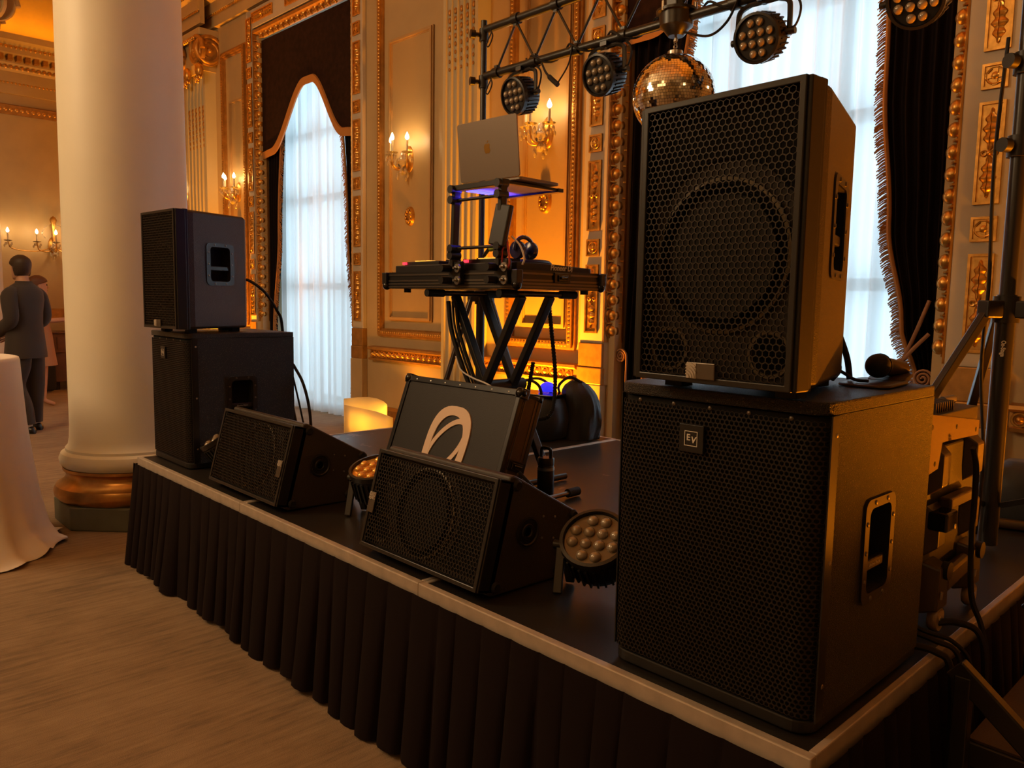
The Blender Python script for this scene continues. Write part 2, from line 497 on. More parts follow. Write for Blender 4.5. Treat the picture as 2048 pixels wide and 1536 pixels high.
B().box(-13.3, 7.0, -8.2, 4.6, -0.15, 0.0).build('floor', 'carpet')
tag(bpy.data.objects['floor'], 'brown streaked ballroom carpet', kind='structure')
B().box(-13.3, 7.0, -8.2, 4.2, CEIL, CEIL + 0.15).build('ceiling', 'ceiling_paint')
tag(bpy.data.objects['ceiling'], 'high cream ballroom ceiling', kind='structure')

b = B()
edges = [-8.2, W1[0], W1[1], W2[0], W2[1], 12.0]
for a, c in ((edges[0], edges[1]), (edges[2], edges[3]), (edges[4], edges[5])):
    b.box(a, c, 0.0, 0.42, 0, CEIL)
for a, c in (W1, W2):
    b.box(a, c, 0.0, 0.42, WTOP, CEIL)
wall = b.build('wall_back', 'cream_paint')
wall.matrix_world = WM
tag(wall, 'cream ballroom wall with gilded panels and tall windows', kind='structure')
for nm, bx, lb in (('wall_left', (-13.25, -13.0, -8.2, 4.3, 0, CEIL), 'far cream wall behind the man in the suit'),
                   ('wall_right', (6.6, 6.85, -8.2, 4.3, 0, CEIL), 'plain cream end wall'),
                   ('wall_front', (-13.3, 7.0, -8.2, -7.95, 0, CEIL), 'plain cream wall opposite the windows')):
    o = B().box(*bx).build(nm, 'cream_paint'); tag(o, lb, kind='structure')

def frame_ring(b, u0, u1, z0, z1, w, v0, v1):
    """picture-frame moulding on the wall, stepped profile"""
    for k, (o0, o1, p) in enumerate(((0, w, 0.55), (w * 0.22, w * 0.78, 1.0))):
        vv = v0 + (v1 - v0) * p
        ring_plate(b, [(u0 + o0, z0 + o0), (u1 - o0, z0 + o0), (u1 - o0, z1 - o0), (u0 + o0, z1 - o0)],
                   [(u0 + o1, z0 + o1), (u1 - o1, z0 + o1), (u1 - o1, z1 - o1), (u0 + o1, z1 - o1)], v0 + 0.004, vv, 'xzy')
def bead_run(b, p0, p1, step, r, flat=0.7):
    p0, p1 = Vector(p0), Vector(p1); L = (p1 - p0).length; n = max(1, int(L / step))
    for i in range(n):
        c = p0 + (p1 - p0) * ((i + 0.5) / n)
        m = T(*c) @ Matrix.Diagonal((r, r * flat, r, 1))
        vs = [m @ Vector(q) for q in ((1, 0, 0), (-1, 0, 0), (0, 0, 1), (0, 0, -1), (0, -1, 0), (.6, -.6, .6), (-.6, -.6, .6), (.6, -.6, -.6), (-.6, -.6, -.6))]
        b.add(vs, [(0, 5, 7), (1, 8, 6), (2, 6, 5), (3, 7, 8), (4, 5, 6), (4, 6, 8), (4, 8, 7), (4, 7, 5), (0, 2, 5), (0, 7, 3), (1, 6, 2), (1, 3, 8)])

# ---- bays: inner raised panel, outer ornamented frame
bays = [(-4.97, -4.26, -4.76, -4.32), (-1.36, -0.20, -1.17, -0.47), (0.57, 1.37, 0.75, 1.27), (4.50, 5.25, 4.68, 5.10)]
for bi, (o0, o1, i0, i1) in enumerate(bays):
    ztop = 4.62 if bi == 0 else 4.75
    p = B(); frame_ring(p, o0, o1, 1.02, ztop, 0.085, 0.0, -0.05)
    fr = p.build('panel_frame', 'gold_flat', wall, smooth=30)
    q = B(); bead_run(q, (o0 + .043, -0.048, 1.06), (o0 + .043, -0.048, ztop - .04), 0.034, 0.017)
    bead_run(q, (o1 - .043, -0.048, 1.06), (o1 - .043, -0.048, ztop - .04), 0.034, 0.017)
    bead_run(q, (o0 + .06, -0.048, 1.0625), (o1 - .06, -0.048, 1.0625), 0.034, 0.017)
    bead_run(q, (o0 + .06, -0.048, ztop - .0425), (o1 - .06, -0.048, ztop - .0425), 0.034, 0.017)
    bo = q.build('bead_moulding', 'gold', fr, smooth=40); bo['kind'] = 'stuff'
    pn = B().box(i0, i1, -0.012, 0.0, 1.19, 3.97).build('wall_panel', 'cream_panel', wall)
    p = B(); frame_ring(p, i0, i1, 1.19, 3.97, 0.045, 0.0, -0.04)
    p.build('panel_moulding', 'moulding_paint', wall, smooth=30)
    if bi < 3:      # oval gilt medallion under the sconce
        m = B(); c = (i0 + i1) / 2
        m.lathe([(0.0, 0.03), (.03, .028), (.055, .018), (.062, .03), (.075, .028), (.085, 0.0)], 20, T(c, -0.012, 2.225) @ RX(90) @ Matrix.Diagonal((.8, 1.15, 1, 1)))
        for k in range(9):
            a = 2 * math.pi * k / 9
            m.sphere((c + .038 * math.cos(a), -0.042, 2.225 + .055 * math.sin(a)), .016, 8, 5)
        m.build('medallion', 'gold', wall, smooth=50)

# ---- chair rail with rosettes
ros = B()
ros.torus((0, 0, 0), 0.036, 0.008, 16, 6, RX(90))
ros.lathe([(0.0, .022), (.012, .018), (.02, .006), (.024, 0.0)], 12, RX(90))
ros_o = None
rail_runs = [(-5.15, -4.2), (-1.49, -0.17), (0.31, 1.42), (4.44, 9.0)]
t1 = thing('trim_1', 'gilded chair rail of linked rosettes along the wall', None, mw=WM, kind='structure')
nros = 0
for a, c in rail_runs:
    r = B(); prof = [(0.0, .765), (-.055, .765), (-.06, .785), (-.035, .79), (-.03, .868), (-.06, .872), (-.075, .885), (-.07, .905), (0.0, .915)]
    r.prism(prof, a, c, 'yzx'); seg = r.build('rail', 'gold_flat', t1, smooth=25)
    n = int((c - a) / 0.088)
    if a > 4: n = 12
    for i in range(n):
        u = a + 0.05 + i * 0.088
        if ros_o is None:
            ros_o = ros.build('rosette', 'gold', seg, smooth=45); ros_o.matrix_local = T(u, -0.036, .829)
        else:
            share(ros_o, seg, T(u, -0.036, .829))
# ---- baseboard
bb = thing('baseboard_back', 'stepped brown baseboard under the cream dado', None, mw=WM, kind='structure')
for a, c in ((-8.0, W1[0] - .05), (W1[1] + .05, -0.2), (0.34, W2[0] - .05), (W2[1] + .05, 9.0)):
    B().prism([(0, 0), (-.07, 0), (-.07, .16), (-.045, .19), (-.045, .25), (-.02, .28), (0, .28)], a, c, 'yzx').build('baseboard_run', 'gold_flat', bb, smooth=25)

# ---- fluted pilasters
def pilaster(name, u0, u1, dep, lab, cap=False, ztop=4.5):
    t = thing(name, lab, None, mw=WM, kind='structure')
    b = B(); n = 5; w = (u1 - u0); mg = w * .07; fw = (w - 2 * mg) / n
    prof = [(u0, 0.02), (u0, -dep), (u0 + mg, -dep)]
    for i in range(n):
        a = u0 + mg + i * fw
        for k in range(7):
            th = math.pi * k / 6
            prof.append((a + fw * (.5 - .42 * math.cos(th)), -dep + .38 * fw * math.sin(th)))
    prof += [(u1 - mg, -dep), (u1, -dep), (u1, 0.02)]
    b.prism(prof, 0.32, ztop, 'xyz')
    b.build('fluted_shaft', 'pilaster_paint', t, smooth=30)
    B().prism([(0, 0.0), (-dep - .07, 0), (-dep - .07, .2), (-dep - .03, .24), (-dep - .03, .32), (0, .32)], u0 - .03, u1 + .03, 'yzx').build('pilaster_base', 'cream_paint', t)
    for i in range(n):      # gilt husk drops in the flutes
        a = u0 + mg + (i + .5) * fw
        h = B()
        for k in range(8):
            h.sphere((a, -dep + .015, 3.95 - .07 * k), fw * .24 * (1 - .06 * k), 8, 5, (1, .7, 1.5))
        h.build('husk_drop', 'gold_flat', t, smooth=50)
    if cap:
        cz = ztop
        B().box(u0 - .12, u1 + .12, -dep - .12, 0.02, cz + .42, cz + .52).build('abacus', 'cream_paint', t, bevel=.02)
        B().prism([(0, cz), (-dep - .02, cz), (-dep - .06, cz + .1), (-dep - .06, cz + .42), (0, cz + .42)], u0 - .02, u1 + .02, 'yzx').build('capital_bell', 'cream_paint', t)
        for uu, vv, ax in ((u0 + .02, -dep - .1, 0), (u1 - .02, -dep - .1, 0), (u1 + .1, -dep + .02, 90)):
            v = B(); pts = []
            for k in range(46):
                th = k / 45 * 2.6 * 2 * math.pi; r = .20 * (1 - k / 52)
                pts.append(Vector((r * math.cos(th), 0, r * math.sin(th))))
            m = T(uu, vv, cz + .24) @ RZ(ax)
            v.tube([m @ p for p in pts], [.034 * (1 - .6 * k / 45) for k in range(46)], 8)
            v.lathe([(.0, .03), (.19, .0), (.19, -.05), (0, -.05)], 20, m @ RX(90))
            v.sphere(m @ Vector((0, -.03, 0)), .035, 10, 6)
            v.build('volute', 'gold_flat', t, smooth=50)
        for uu in (u0 + .1, (u0 + u1) / 2, u1 + .06):
            d = B(); d.sphere((uu, -dep - .1, cz - .02), .07, 10, 6, (1, .8, 1.4))
            for k in range(10):
                d.sphere((uu + .05 * math.cos(k * 2.4), -dep - .12 - .03 * math.sin(k), cz - .12 - .012 * (k % 5)), .02, 6, 4)
            d.build('pendant', 'gold', t, smooth=50)
        e = B()
        for k in range(12):
            e.sphere((u0 + (u1 - u0) * (k + .5) / 12, -dep - .12, cz + .4), .03, 8, 5)
        e.build('egg_row', 'gold', t, smooth=50)['kind'] = 'stuff'
    return t
pilaster('trim_2', -0.165, 0.30, 0.15, 'fluted grey green pilaster behind the disc jockey stand', ztop=4.6)
pilaster('trim_3', -5.85, -5.20, 0.15, 'fluted pilaster with gilt scroll capital beside the white column', cap=True, ztop=4.42)
# ---- entablature and cornice
def cornice(t, a, c, out, base=4.98):
    pr = [(0, base), (-.06, base), (-.06, base + .16), (-.09, base + .16), (-.09, base + .30), (-.14, base + .33), (-.14, base + .37), (-.18, base + .40),
          (-.20, base + .48), (-.36, base + .50), (-.38, base + .60), (-.44, base + .66), (-.46, base + .74), (0, base + .74)]
    B().prism([(v - out, z) for v, z in pr], a, c, 'yzx').build('cornice_run', 'cream_paint', t, smooth=20)
    q = B(); bead_run(q, (a, -.15 - out, base + .35), (c, -.15 - out, base + .35), .07, .03)
    bead_run(q, (a, -.08 - out, base + .145), (c, -.08 - out, base + .145), .05, .018)
    bead_run(q, (a, -.40 - out, base + .57), (c, -.40 - out, base + .57), .06, .024)
    q.build('bead_moulding', 'gold', t, smooth=40)['kind'] = 'stuff'
    d = B(); n = int((c - a) / .11)
    for i in range(n):
        u = a + (i + .5) * (c - a) / n
        d.box(u - .03, u + .03, -.30 - out, -.19 - out, base + .42, base + .50)
    d.build('dentil_row', 'gold_flat', t)['kind'] = 'stuff'
t4 = thing('trim_4', 'gilded entablature and cornice above the windows', None, mw=WM, kind='structure')
cornice(t4, -8.1, 9.0, 0.0)
cornice(t4, -6.0, -5.05, 0.20)
cornice(t4, -0.32, 0.45, 0.20)
t5 = thing('trim_5', 'gilded cornice across the far wall', None, mw=T(-13.0, 0, 0) @ RZ(90), kind='structure')
cornice(t5, -8.0, 3.2, 0.0, 4.28)
q = B(); bead_run(q, (-8, -.03, 4.06), (3.2, -.03, 4.06), .07, .03); q.build('bead_moulding', 'gold', t5, smooth=40)['kind'] = 'stuff'
B().prism([(0, 3.99), (-.03, 3.99), (-.04, 4.12), (0, 4.14)], -8, 3.2, 'yzx').build('picture_rail', 'gold_flat', t5)
B().prism([(0, 1.02), (-.05, 1.02), (-.06, 1.15), (0, 1.18)], -8, 3.2, 'yzx').build('dado_rail', 'gold_flat', t5)
B().prism([(0, 0), (-.05, 0), (-.05, .25), (0, .28)], -8, 3.2, 'yzx').build('baseboard_run', 'cream_paint', t5)
B().prism([(0, 5.85), (-.12, 5.85), (-.2, 6.0), (-.3, 6.08), (-.34, 6.28), (0, 6.28)], -8, 3.2, 'yzx').build('cove_moulding', 'gold_flat', t5, smooth=20)

# ------------------------------------------------------------------ windows
def leaf(b, cu, z0, z1, w, v):
    """lobed acanthus leaf in relief"""
    n = 26; L = []; Rr = []
    for i in range(n + 1):
        t = i / n
        env = math.sin(math.pi * min(1, t * 1.06)) ** .7
        lob = .78 + .22 * math.cos(t * math.pi * 9)
        L.append((t, w / 2 * env * lob))
    vs = []; fs = []
    for i, (t, hw) in enumerate(L):
        z = z0 + (z1 - z0) * t
        for k, s_ in enumerate((-1, -.55, -.08, 0, .08, .55, 1)):
            hh = (0.0, .016, .022, .014, .022, .016, 0.0)[k] * (0.75 + .25 * math.cos(t * math.pi * 9)) * (1 if 0 < i < n else 0)
            vs.append((cu + hw * s_, v - hh, z))
    for i in range(n):
        for k in range(6):
            a = i * 7 + k; fs.append((a, a + 1, a + 8, a + 7))
    b.add(vs, fs)
def gilded_long():
    b = B(); w, h = .125, .53
    b.box(-w / 2, w / 2, -.006, 0, 0, h)
    ring_plate(b, [(-w / 2, 0), (w / 2, 0), (w / 2, h), (-w / 2, h)], [(-w / 2 + .014, .014), (w / 2 - .014, .014), (w / 2 - .014, h - .014), (-w / 2 + .014, h - .014)], -.016, 0, 'xzy')
    leaf(b, 0, .03, .27, .085, -.006); leaf(b, 0, .50, .26, .085, -.006)
    for s_ in (-1, 1):
        b.torus((s_ * .025, -.012, .265), .012, .006, 10, 5, RX(90))
    b.sphere((0, -.016, .265), .013, 8, 5)
    return b
def gilded_square():
    b = B(); w, h = .125, .13
    b.box(-w / 2, w / 2, -.006, 0, 0, h)
    ring_plate(b, [(-w / 2, 0), (w / 2, 0), (w / 2, h), (-w / 2, h)], [(-w / 2 + .013, .013), (w / 2 - .013, .013), (w / 2 - .013, h - .013), (-w / 2 + .013, h - .013)], -.016, 0, 'xzy')
    b.torus((0, -.01, .065), .041, .006, 18, 5, RX(90))
    b.box(-.012, .012, -.014, 0, .018, .112); b.box(-.047, .047, -.014, 0, .053, .077)
    b.sphere((0, -.012, .065), .02, 10, 6, (1, .6, 1))
    return b
LONG = SQ = EGG = None
def strip(win, u0, u1, eggside):
    """one upright of a window surround: painted strip with gilt panels, splayed egg moulding on the window side"""
    global LONG, SQ, EGG
    st = B().box(u0, u1, -.05, 0.0, 1.09, 4.95).build('surround_strip', 'stone_grey_paint', win, bevel=.006)
    B().box(u0 - .005, u1 + .005, -.062, 0.0, .90, 1.09).build('strip_block', 'gold_flat', win, bevel=.006)
    B().box(u0 - .01, u1 + .01, -.07, 0.0, .765, .90).build('strip_rail', 'gold_flat', win, bevel=.008)
    B().box(u0 - .01, u1 + .01, -.075, 0.0, .0, .765).build('strip_pedestal', 'cream_paint', win, bevel=.006)
    cu = (u0 + u1) / 2
    for k in range(5):
        z = 1.17 + .79 * k
        if z + .53 > 4.95: break
        if LONG is None:
            LONG = gilded_long().build('gilded_panel', 'gold', st, smooth=40); LONG.matrix_local = T(cu, -.05, z)
        else: share(LONG, st, T(cu, -.05, z))
        if k < 4:
            if SQ is None:
                SQ = gilded_square().build('gilded_panel', 'gold', st, smooth=40); SQ.matrix_local = T(cu, -.05, z + .595)
            else: share(SQ, st, T(cu, -.05, z + .595))
    # egg moulding
    ue = u1 if eggside > 0 else u0; s_ = eggside
    b = B(); A = Vector((ue, -.045, 0)); D = Vector((ue + s_ * .08, .09, 0))
    b.prism([(A.x, A.y), (A.x + s_ * .012, A.y - .008), (A.x + s_ * .014, A.y + .03), (D.x - s_ * .028, D.y - .012), (D.x + s_ * .004, D.y - .012), (D.x, D.y + .02), (A.x, D.y + .02)], 1.1, 4.66, 'xyz')
    mo = b.build('egg_moulding', 'gold_flat', win, smooth=25)
    B().prism([(A.x, A.y), (D.x, D.y), (D.x, .11), (A.x, .11)], .765, 1.1, 'xyz').build('moulding_block', 'cream_paint', win)
    mid = (A + D) / 2; nrm = Vector((s_ * .135, -.08, 0)).normalized(); ang = math.atan2(nrm.y, nrm.x) + math.pi / 2
    for i in range(29):
        m = T(mid.x, mid.y, 1.19 + i * .119) @ Matrix.Rotation(ang, 4, 'Z')
        if EGG is None:
            e = B(); e.sphere((0, -.012, 0), .046, 14, 9, (1.0, .85, 1.0)); e.torus((0, .000, 0), .054, .010, 16, 5, RX(90)); e.box(-.062, .062, -.024, .02, .054, .065)
            EGG = e.build('egg', 'gold', mo, smooth=50); EGG.matrix_local = m
        else: share(EGG, mo, m)

def make_window(n, rg, lab):
    a, c = rg
    w = thing('window_%d' % n, lab, None, mw=WM, kind='structure')
    strip(w, a - .08 - (.15 if n == 1 else .23), a - .08, 1)
    strip(w, c + .08, c + .08 + (.20 if n == 1 else .29), -1)
    B().box(a - .2, c + .2, -.05, 0.0, 4.72, 4.95).build('surround_head', 'stone_grey_paint', w, bevel=.006)
    h = B(); h.prism([(-.045, 4.70), (-.05, 4.66), (.04, 4.62), (.09, 4.58), (.12, 4.60), (.12, 4.72)], a - .08, c + .08, 'yzx')
    hd = h.build('head_moulding', 'gold_flat', w, smooth=25)
    for i in range(int((c - a) / .128)):
        share(EGG, hd, T(a + .06 + i * .128, 0.02, 4.645) @ RX(-35) @ RY(90))
    for i in range(3):
        share(LONG, w, T(a + .2 + i * (c - a - .4) / 2 + .265, -.05, 4.84) @ RY(-90))
    # sashes
    fr = B()
    ring_plate(fr, [(a, 0.0), (c, 0.0), (c, WTOP), (a, WTOP)], [(a + .09, .12), (c - .09, .12), (c - .09, WTOP - .1), (a + .09, WTOP - .1)], .34, .42, 'xzy')
    fr.build('window_frame', 'window_paint', w)
    mid = (a + c) / 2
    for z in (1.55, 2.62, 3.40):
        B().box(a + .09, c - .09, .35, .41, z - .04, z + .04).build('sash_rail', 'window_paint', w)
    for u in (a + (c - a) / 3, a + 2 * (c - a) / 3):
        B().box(u - .03, u + .03, .355, .405, .12, WTOP - .1).build('sash_stile', 'window_paint', w)
    us = [a + .09, a + (c - a) / 3, a + 2 * (c - a) / 3, c - .09]; zs = [.12, 1.55, 2.62, 3.40, WTOP - .1]
    for i in range(3):
        for j in range(4):
            B().box(us[i] + .002, us[i + 1] - .002, .378, .384, zs[j] + .002, zs[j + 1] - .002).build('pane', 'window_glass', w)
    return w
make_window(1, W1, 'tall window with ogee valance beside the white column')
make_window(2, W2, 'tall window behind the stacked speakers')

def sheer(rg, n, label, seed):
    a, c = rg; r = random.Random(seed); ph = [r.uniform(0, 6.28) for _ in range(6)]
    def fn(s, t):
        u = a + (c - a) * s; z = .015 + 4.45 * t
        am = .022 + .012 * (1 - t)
        v = .255 + am * (math.sin(2 * math.pi * n * s + ph[0]) + .6 * math.sin(2 * math.pi * n * 1.73 * s + ph[1] + .8 * t) + .5 * math.sin(2 * math.pi * n * .41 * s + ph[2] - .6 * t))
        u += .012 * math.sin(9 * s + 2 * t + ph[3])
        return (u, v, z)
    b = B(); b.grid(n * 14, 8, fn)
    o = b.build('sheer_curtain', 'sheer_voile', smooth=180, recalc=False); o.matrix_world = WM
    return tag(o, label, 'curtain', 'sheer window curtains')
sheer((W1[0] + .02, W1[1] - .02), 13, 'white sheer curtain under the ogee valance', 3)
sheer((W2[0] + .02, W2[1] - .02), 15, 'pale sheer curtain behind the mirror ball and stacked speakers', 5)

def drape(outer, inner_fn, label, fl, ztop=4.3):
    """dark velvet side curtain between its wall edge and a shaped inner edge carrying fringe; inner_fn(z) -> u"""
    t = thing('side_curtain', label, 'curtain', mw=WM, group='dark velvet side curtains')
    def fn(s, q):
        z = .02 + (ztop - .02) * q; i = inner_fn(z)
        u = outer + (i - outer) * s; w = abs(i - outer)
        v = .125 + .024 * math.sin(2 * math.pi * 5.5 * s + .4 * math.sin(3 * q)) + .012 * math.sin(2 * math.pi * 11 * s + 2)
        return (u, v, z)
    B().grid(70, 40, fn).build('velvet_panel', 'velvet_dark', t, smooth=180, recalc=False)
    f = B(); sg = 1 if inner_fn(2) > outer else -1; n = 520; fr_ = random.Random(int(outer * 50) + 99)
    vs = []; fs = []
    for k in range(n):
        z = .05 + (ztop - .05) * k / n; i = inner_fn(z); L = .056 + fr_.uniform(-.012, .010); y = .098 + fr_.uniform(-.008, .008)
        p0 = Vector((i - sg * .012, y, z)); p1 = Vector((i + sg * L * .86, y + fr_.uniform(-.01, .01), max(.01, z - L * .55))); o = len(vs)
        for p in (p0, p0.lerp(p1, .5) + Vector((0, -.004, .004)), p1):
            vs += [p + Vector((0, -.0035, .0)), p + Vector((0, .003, .0045)), p + Vector((0, .003, -.0045))]
        for r in (0, 1):
            for q in range(3): fs.append((o + r * 3 + q, o + r * 3 + (q + 1) % 3, o + r * 3 + 3 + (q + 1) % 3, o + r * 3 + 3 + q))
    f.add(vs, fs); f.build('bullion_fringe', 'fringe_gold', t, recalc=False)['kind'] = 'stuff'
    bd = B(); bd.tube([(inner_fn(.05 + (ztop - .05) * k / 60) - sg * .012, .092, .05 + (ztop - .05) * k / 60) for k in range(61)], .014, 6); bd.build('braid', 'fringe_gold', t, smooth=60)
    return t
def ed(tab):
    def f(z):
        if z <= tab[0][0]: return tab[0][1]
        for (z0, u0), (z1, u1) in zip(tab, tab[1:]):
            if z <= z1:
                k = (z - z0) / (z1 - z0); k = k * k * (3 - 2 * k); return u0 + (u1 - u0) * k
        return tab[-1][1]
    return f
drape(W1[0], ed([(0, W1[0] + .16), (.95, W1[0] + .12), (2.2, W1[0] + .28), (4.3, W1[0] + .45)]), 'dark velvet curtain on the column side of the ogee valance', 0)
drape(W1[1], ed([(0, W1[1] - .16), (.95, W1[1] - .10), (2.2, W1[1] - .24), (4.3, W1[1] - .42)]), 'dark velvet curtain between sheer and gilded panel wall', 0)
drape(W2[0], ed([(0, W2[0] + .25), (.95, W2[0] + .22), (2.2, W2[0] + .40), (4.3, W2[0] + .62)]), 'dark velvet curtain behind the mirror ball', 0)
tb = drape(W2[1], ed([(0, W2[1] - .10), (.98, W2[1] - .12), (1.3, W2[1] - .22), (1.9, W2[1] - .33), (2.7, W2[1] - .40), (4.3, W2[1] - .44)]), 'dark velvet curtain with bullion fringe beside the tripod', 0)
rp = B()
rp.tube(bez([(3.98, .05, 1.45), (3.93, .03, 1.28), (3.87, .03, 1.12), (3.82, .06, 1.05)], 6), .012, 6)
rp.tube(bez([(3.99, .05, 1.26), (3.92, .02, 1.17), (3.86, .02, 1.09), (3.80, .06, 1.05)], 6), .012, 6)
rp.tube(bez([(3.86, .02, 1.10), (3.80, -.01, 1.05), (3.76, .0, 1.0)], 6), .02, 6)
rp.build('tieback_rope', 'rope_cord', tb, smooth=60)
for w_, x_ in ((W1, 0), (W2, 1)):
    pass
hooks = []
for u, lab in ((W2[0] + .04, 'brass scroll curtain hook near the stacked speakers'), (W2[1] - .05, 'brass scroll curtain hook beside the fringed curtain')):
    h = B(); pts = []
    for k in range(40):
        th = k / 39 * 2.5 * 2 * math.pi; r = .055 * (1 - k / 44); pts.append((u + r * math.cos(th), .03, 1.0 + r * math.sin(th)))
    pts = [(u + .055, .03, .80), (u + .056, .03, .9)] + pts
    h.tube(pts, .008, 6)
    o = h.build('curtain_hook', 'rope_cord', smooth=60); o.matrix_world = WM; tag(o, lab, 'curtain hook', 'curtain hooks')

def valance(rg, label, prof, zt):
    a, c = rg
    t = thing('valance', label, 'valance', mw=WM, group='window valances')
    n = 60
    def zb(s):
        for (s0, z0), (s1, z1) in zip(prof, prof[1:]):
            if s <= s1:
                k = (s - s0) / (s1 - s0); k = k * k * (3 - 2 * k); return z0 + (z1 - z0) * k
        return prof[-1][1]
    pts = [(a + (c - a) * i / n, zb(i / n)) for i in range(n + 1)]
    B().prism(pts + [(c, zt), (a, zt)], .035, .06, 'xzy').build('valance_face', 'valance_damask', t)
    tr = B(); vs = []
    for i, (u, z) in enumerate(pts):
        j0, j1 = pts[max(0, i - 1)], pts[min(n, i + 1)]
        d = Vector((j1[0] - j0[0], 0, j1[1] - j0[1])).normalized(); nn = Vector((d.z, 0, -d.x))
        p = Vector((u, .025, z)); vs += [p - nn * .01 + Vector((0, .01, 0)), p + Vector((0, -.006, 0)), p + nn * .085 * (.55 + .45 * abs(d.x)) + Vector((0, .005, 0)), p + nn * .07 * (.55 + .45 * abs(d.x)) + Vector((0, .03, 0))]
    tr.add(vs, [(4 * k + j, 4 * k + j + 1, 4 * k + j + 5, 4 * k + j + 4) for k in range(n) for j in range(3)])
    tr.build('valance_fringe', 'fringe_gold', t, smooth=60, recalc=False)
    return t
valance(W1, 'dark brown ogee shaped valance with gold fringe', [(0, 3.22), (.10, 3.24), (.50, 3.95), (.58, 3.95), (.90, 3.26), (1, 3.24)], 4.58)
valance(W2, 'dark brown valance end with gold fringe above the mirror ball', [(0, 3.40), (.10, 3.40), (.47, 4.2), (.53, 4.2), (.90, 3.40), (1, 3.40)], 4.58)

# ------------------------------------------------------------------ columns
def column(x, y, lab):
    t = thing('column', lab, None, (x, y, 0), kind='structure')
    pl = B(); pl.prism([(.455 * math.cos(R(22.5 + 45 * k)) / math.cos(R(22.5)) * .94, .455 * math.sin(R(22.5 + 45 * k)) / math.cos(R(22.5)) * .94) for k in range(8)], 0, .145, 'xyz')
    pl.build('plinth', 'plinth_green', t, bevel=.01)
    B().lathe([(.38, .145), (.43, .147), (.455, .175), (.458, .205), (.445, .235), (.415, .25), (.405, .262), (.392, .275), (.386, .30), (.392, .318), (.405, .328), (.405, .345), (.38, .348)], 56).build('gilt_base', 'bronze_gold', t, smooth=40)
    B().lathe([(.36, .345), (.400, .348), (.418, .37), (.422, .40), (.410, .432), (.385, .446), (.385, .462), (.37, .478), (.362, .52), (.358, .60), (.357, 1.6), (.351, 3.0), (.338, 4.2), (.332, 4.42)], 64).build('shaft', 'column_paint', t, smooth=40)
    B().box(-.46, .46, -.46, .46, 4.80, 4.92).build('abacus', 'cream_paint', t, bevel=.015)
    B().lathe([(.332, 4.42), (.37, 4.44), (.37, 4.5), (.40, 4.6), (.42, 4.8), (.3, 4.8)], 40).build('capital_bell', 'cream_paint', t, smooth=40)
    for k in range(4):
        m0 = RZ(45 + 90 * k)
        for sg in (-1, 1):
            v = B(); m = m0 @ T(.50, sg * .05, 4.64) @ RZ(sg * 18) ; pts = []
            for q in range(46):
                th = q / 45 * 2.6 * 2 * math.pi; r = .19 * (1 - q / 52); pts.append(m @ Vector((r * math.cos(th), sg * .02, r * math.sin(th))))
            v.tube(pts, [.034 * (1 - .6 * q / 45) for q in range(46)], 8)
            v.lathe([(0, .02), (.18, 0), (.18, -.04), (0, -.04)], 18, m @ RX(-90 * sg))
            v.build('volute', 'cream_panel', t, smooth=50)
        d = B(); d.sphere(m0 @ Vector((.47, 0, 4.42)), .06, 10, 6, (1, 1, 1.6)); d.build('pendant', 'gold_flat', t, smooth=50)
    B().box(-.5, .5, -.5, .5, 4.92, CEIL).build('impost', 'cream_paint', t)
    return t
column(-4.66, 0.30, 'round white column with gilt base beside the stage')
column(-10.46, 0.36, 'distant white column with scroll capital behind the draped table')
B().box(-13.0, 6.6, .02, .66, 5.0, CEIL).build('trim_6', 'ceiling_paint')
tag(bpy.data.objects['trim_6'], 'ceiling beam carried by the columns', kind='structure')
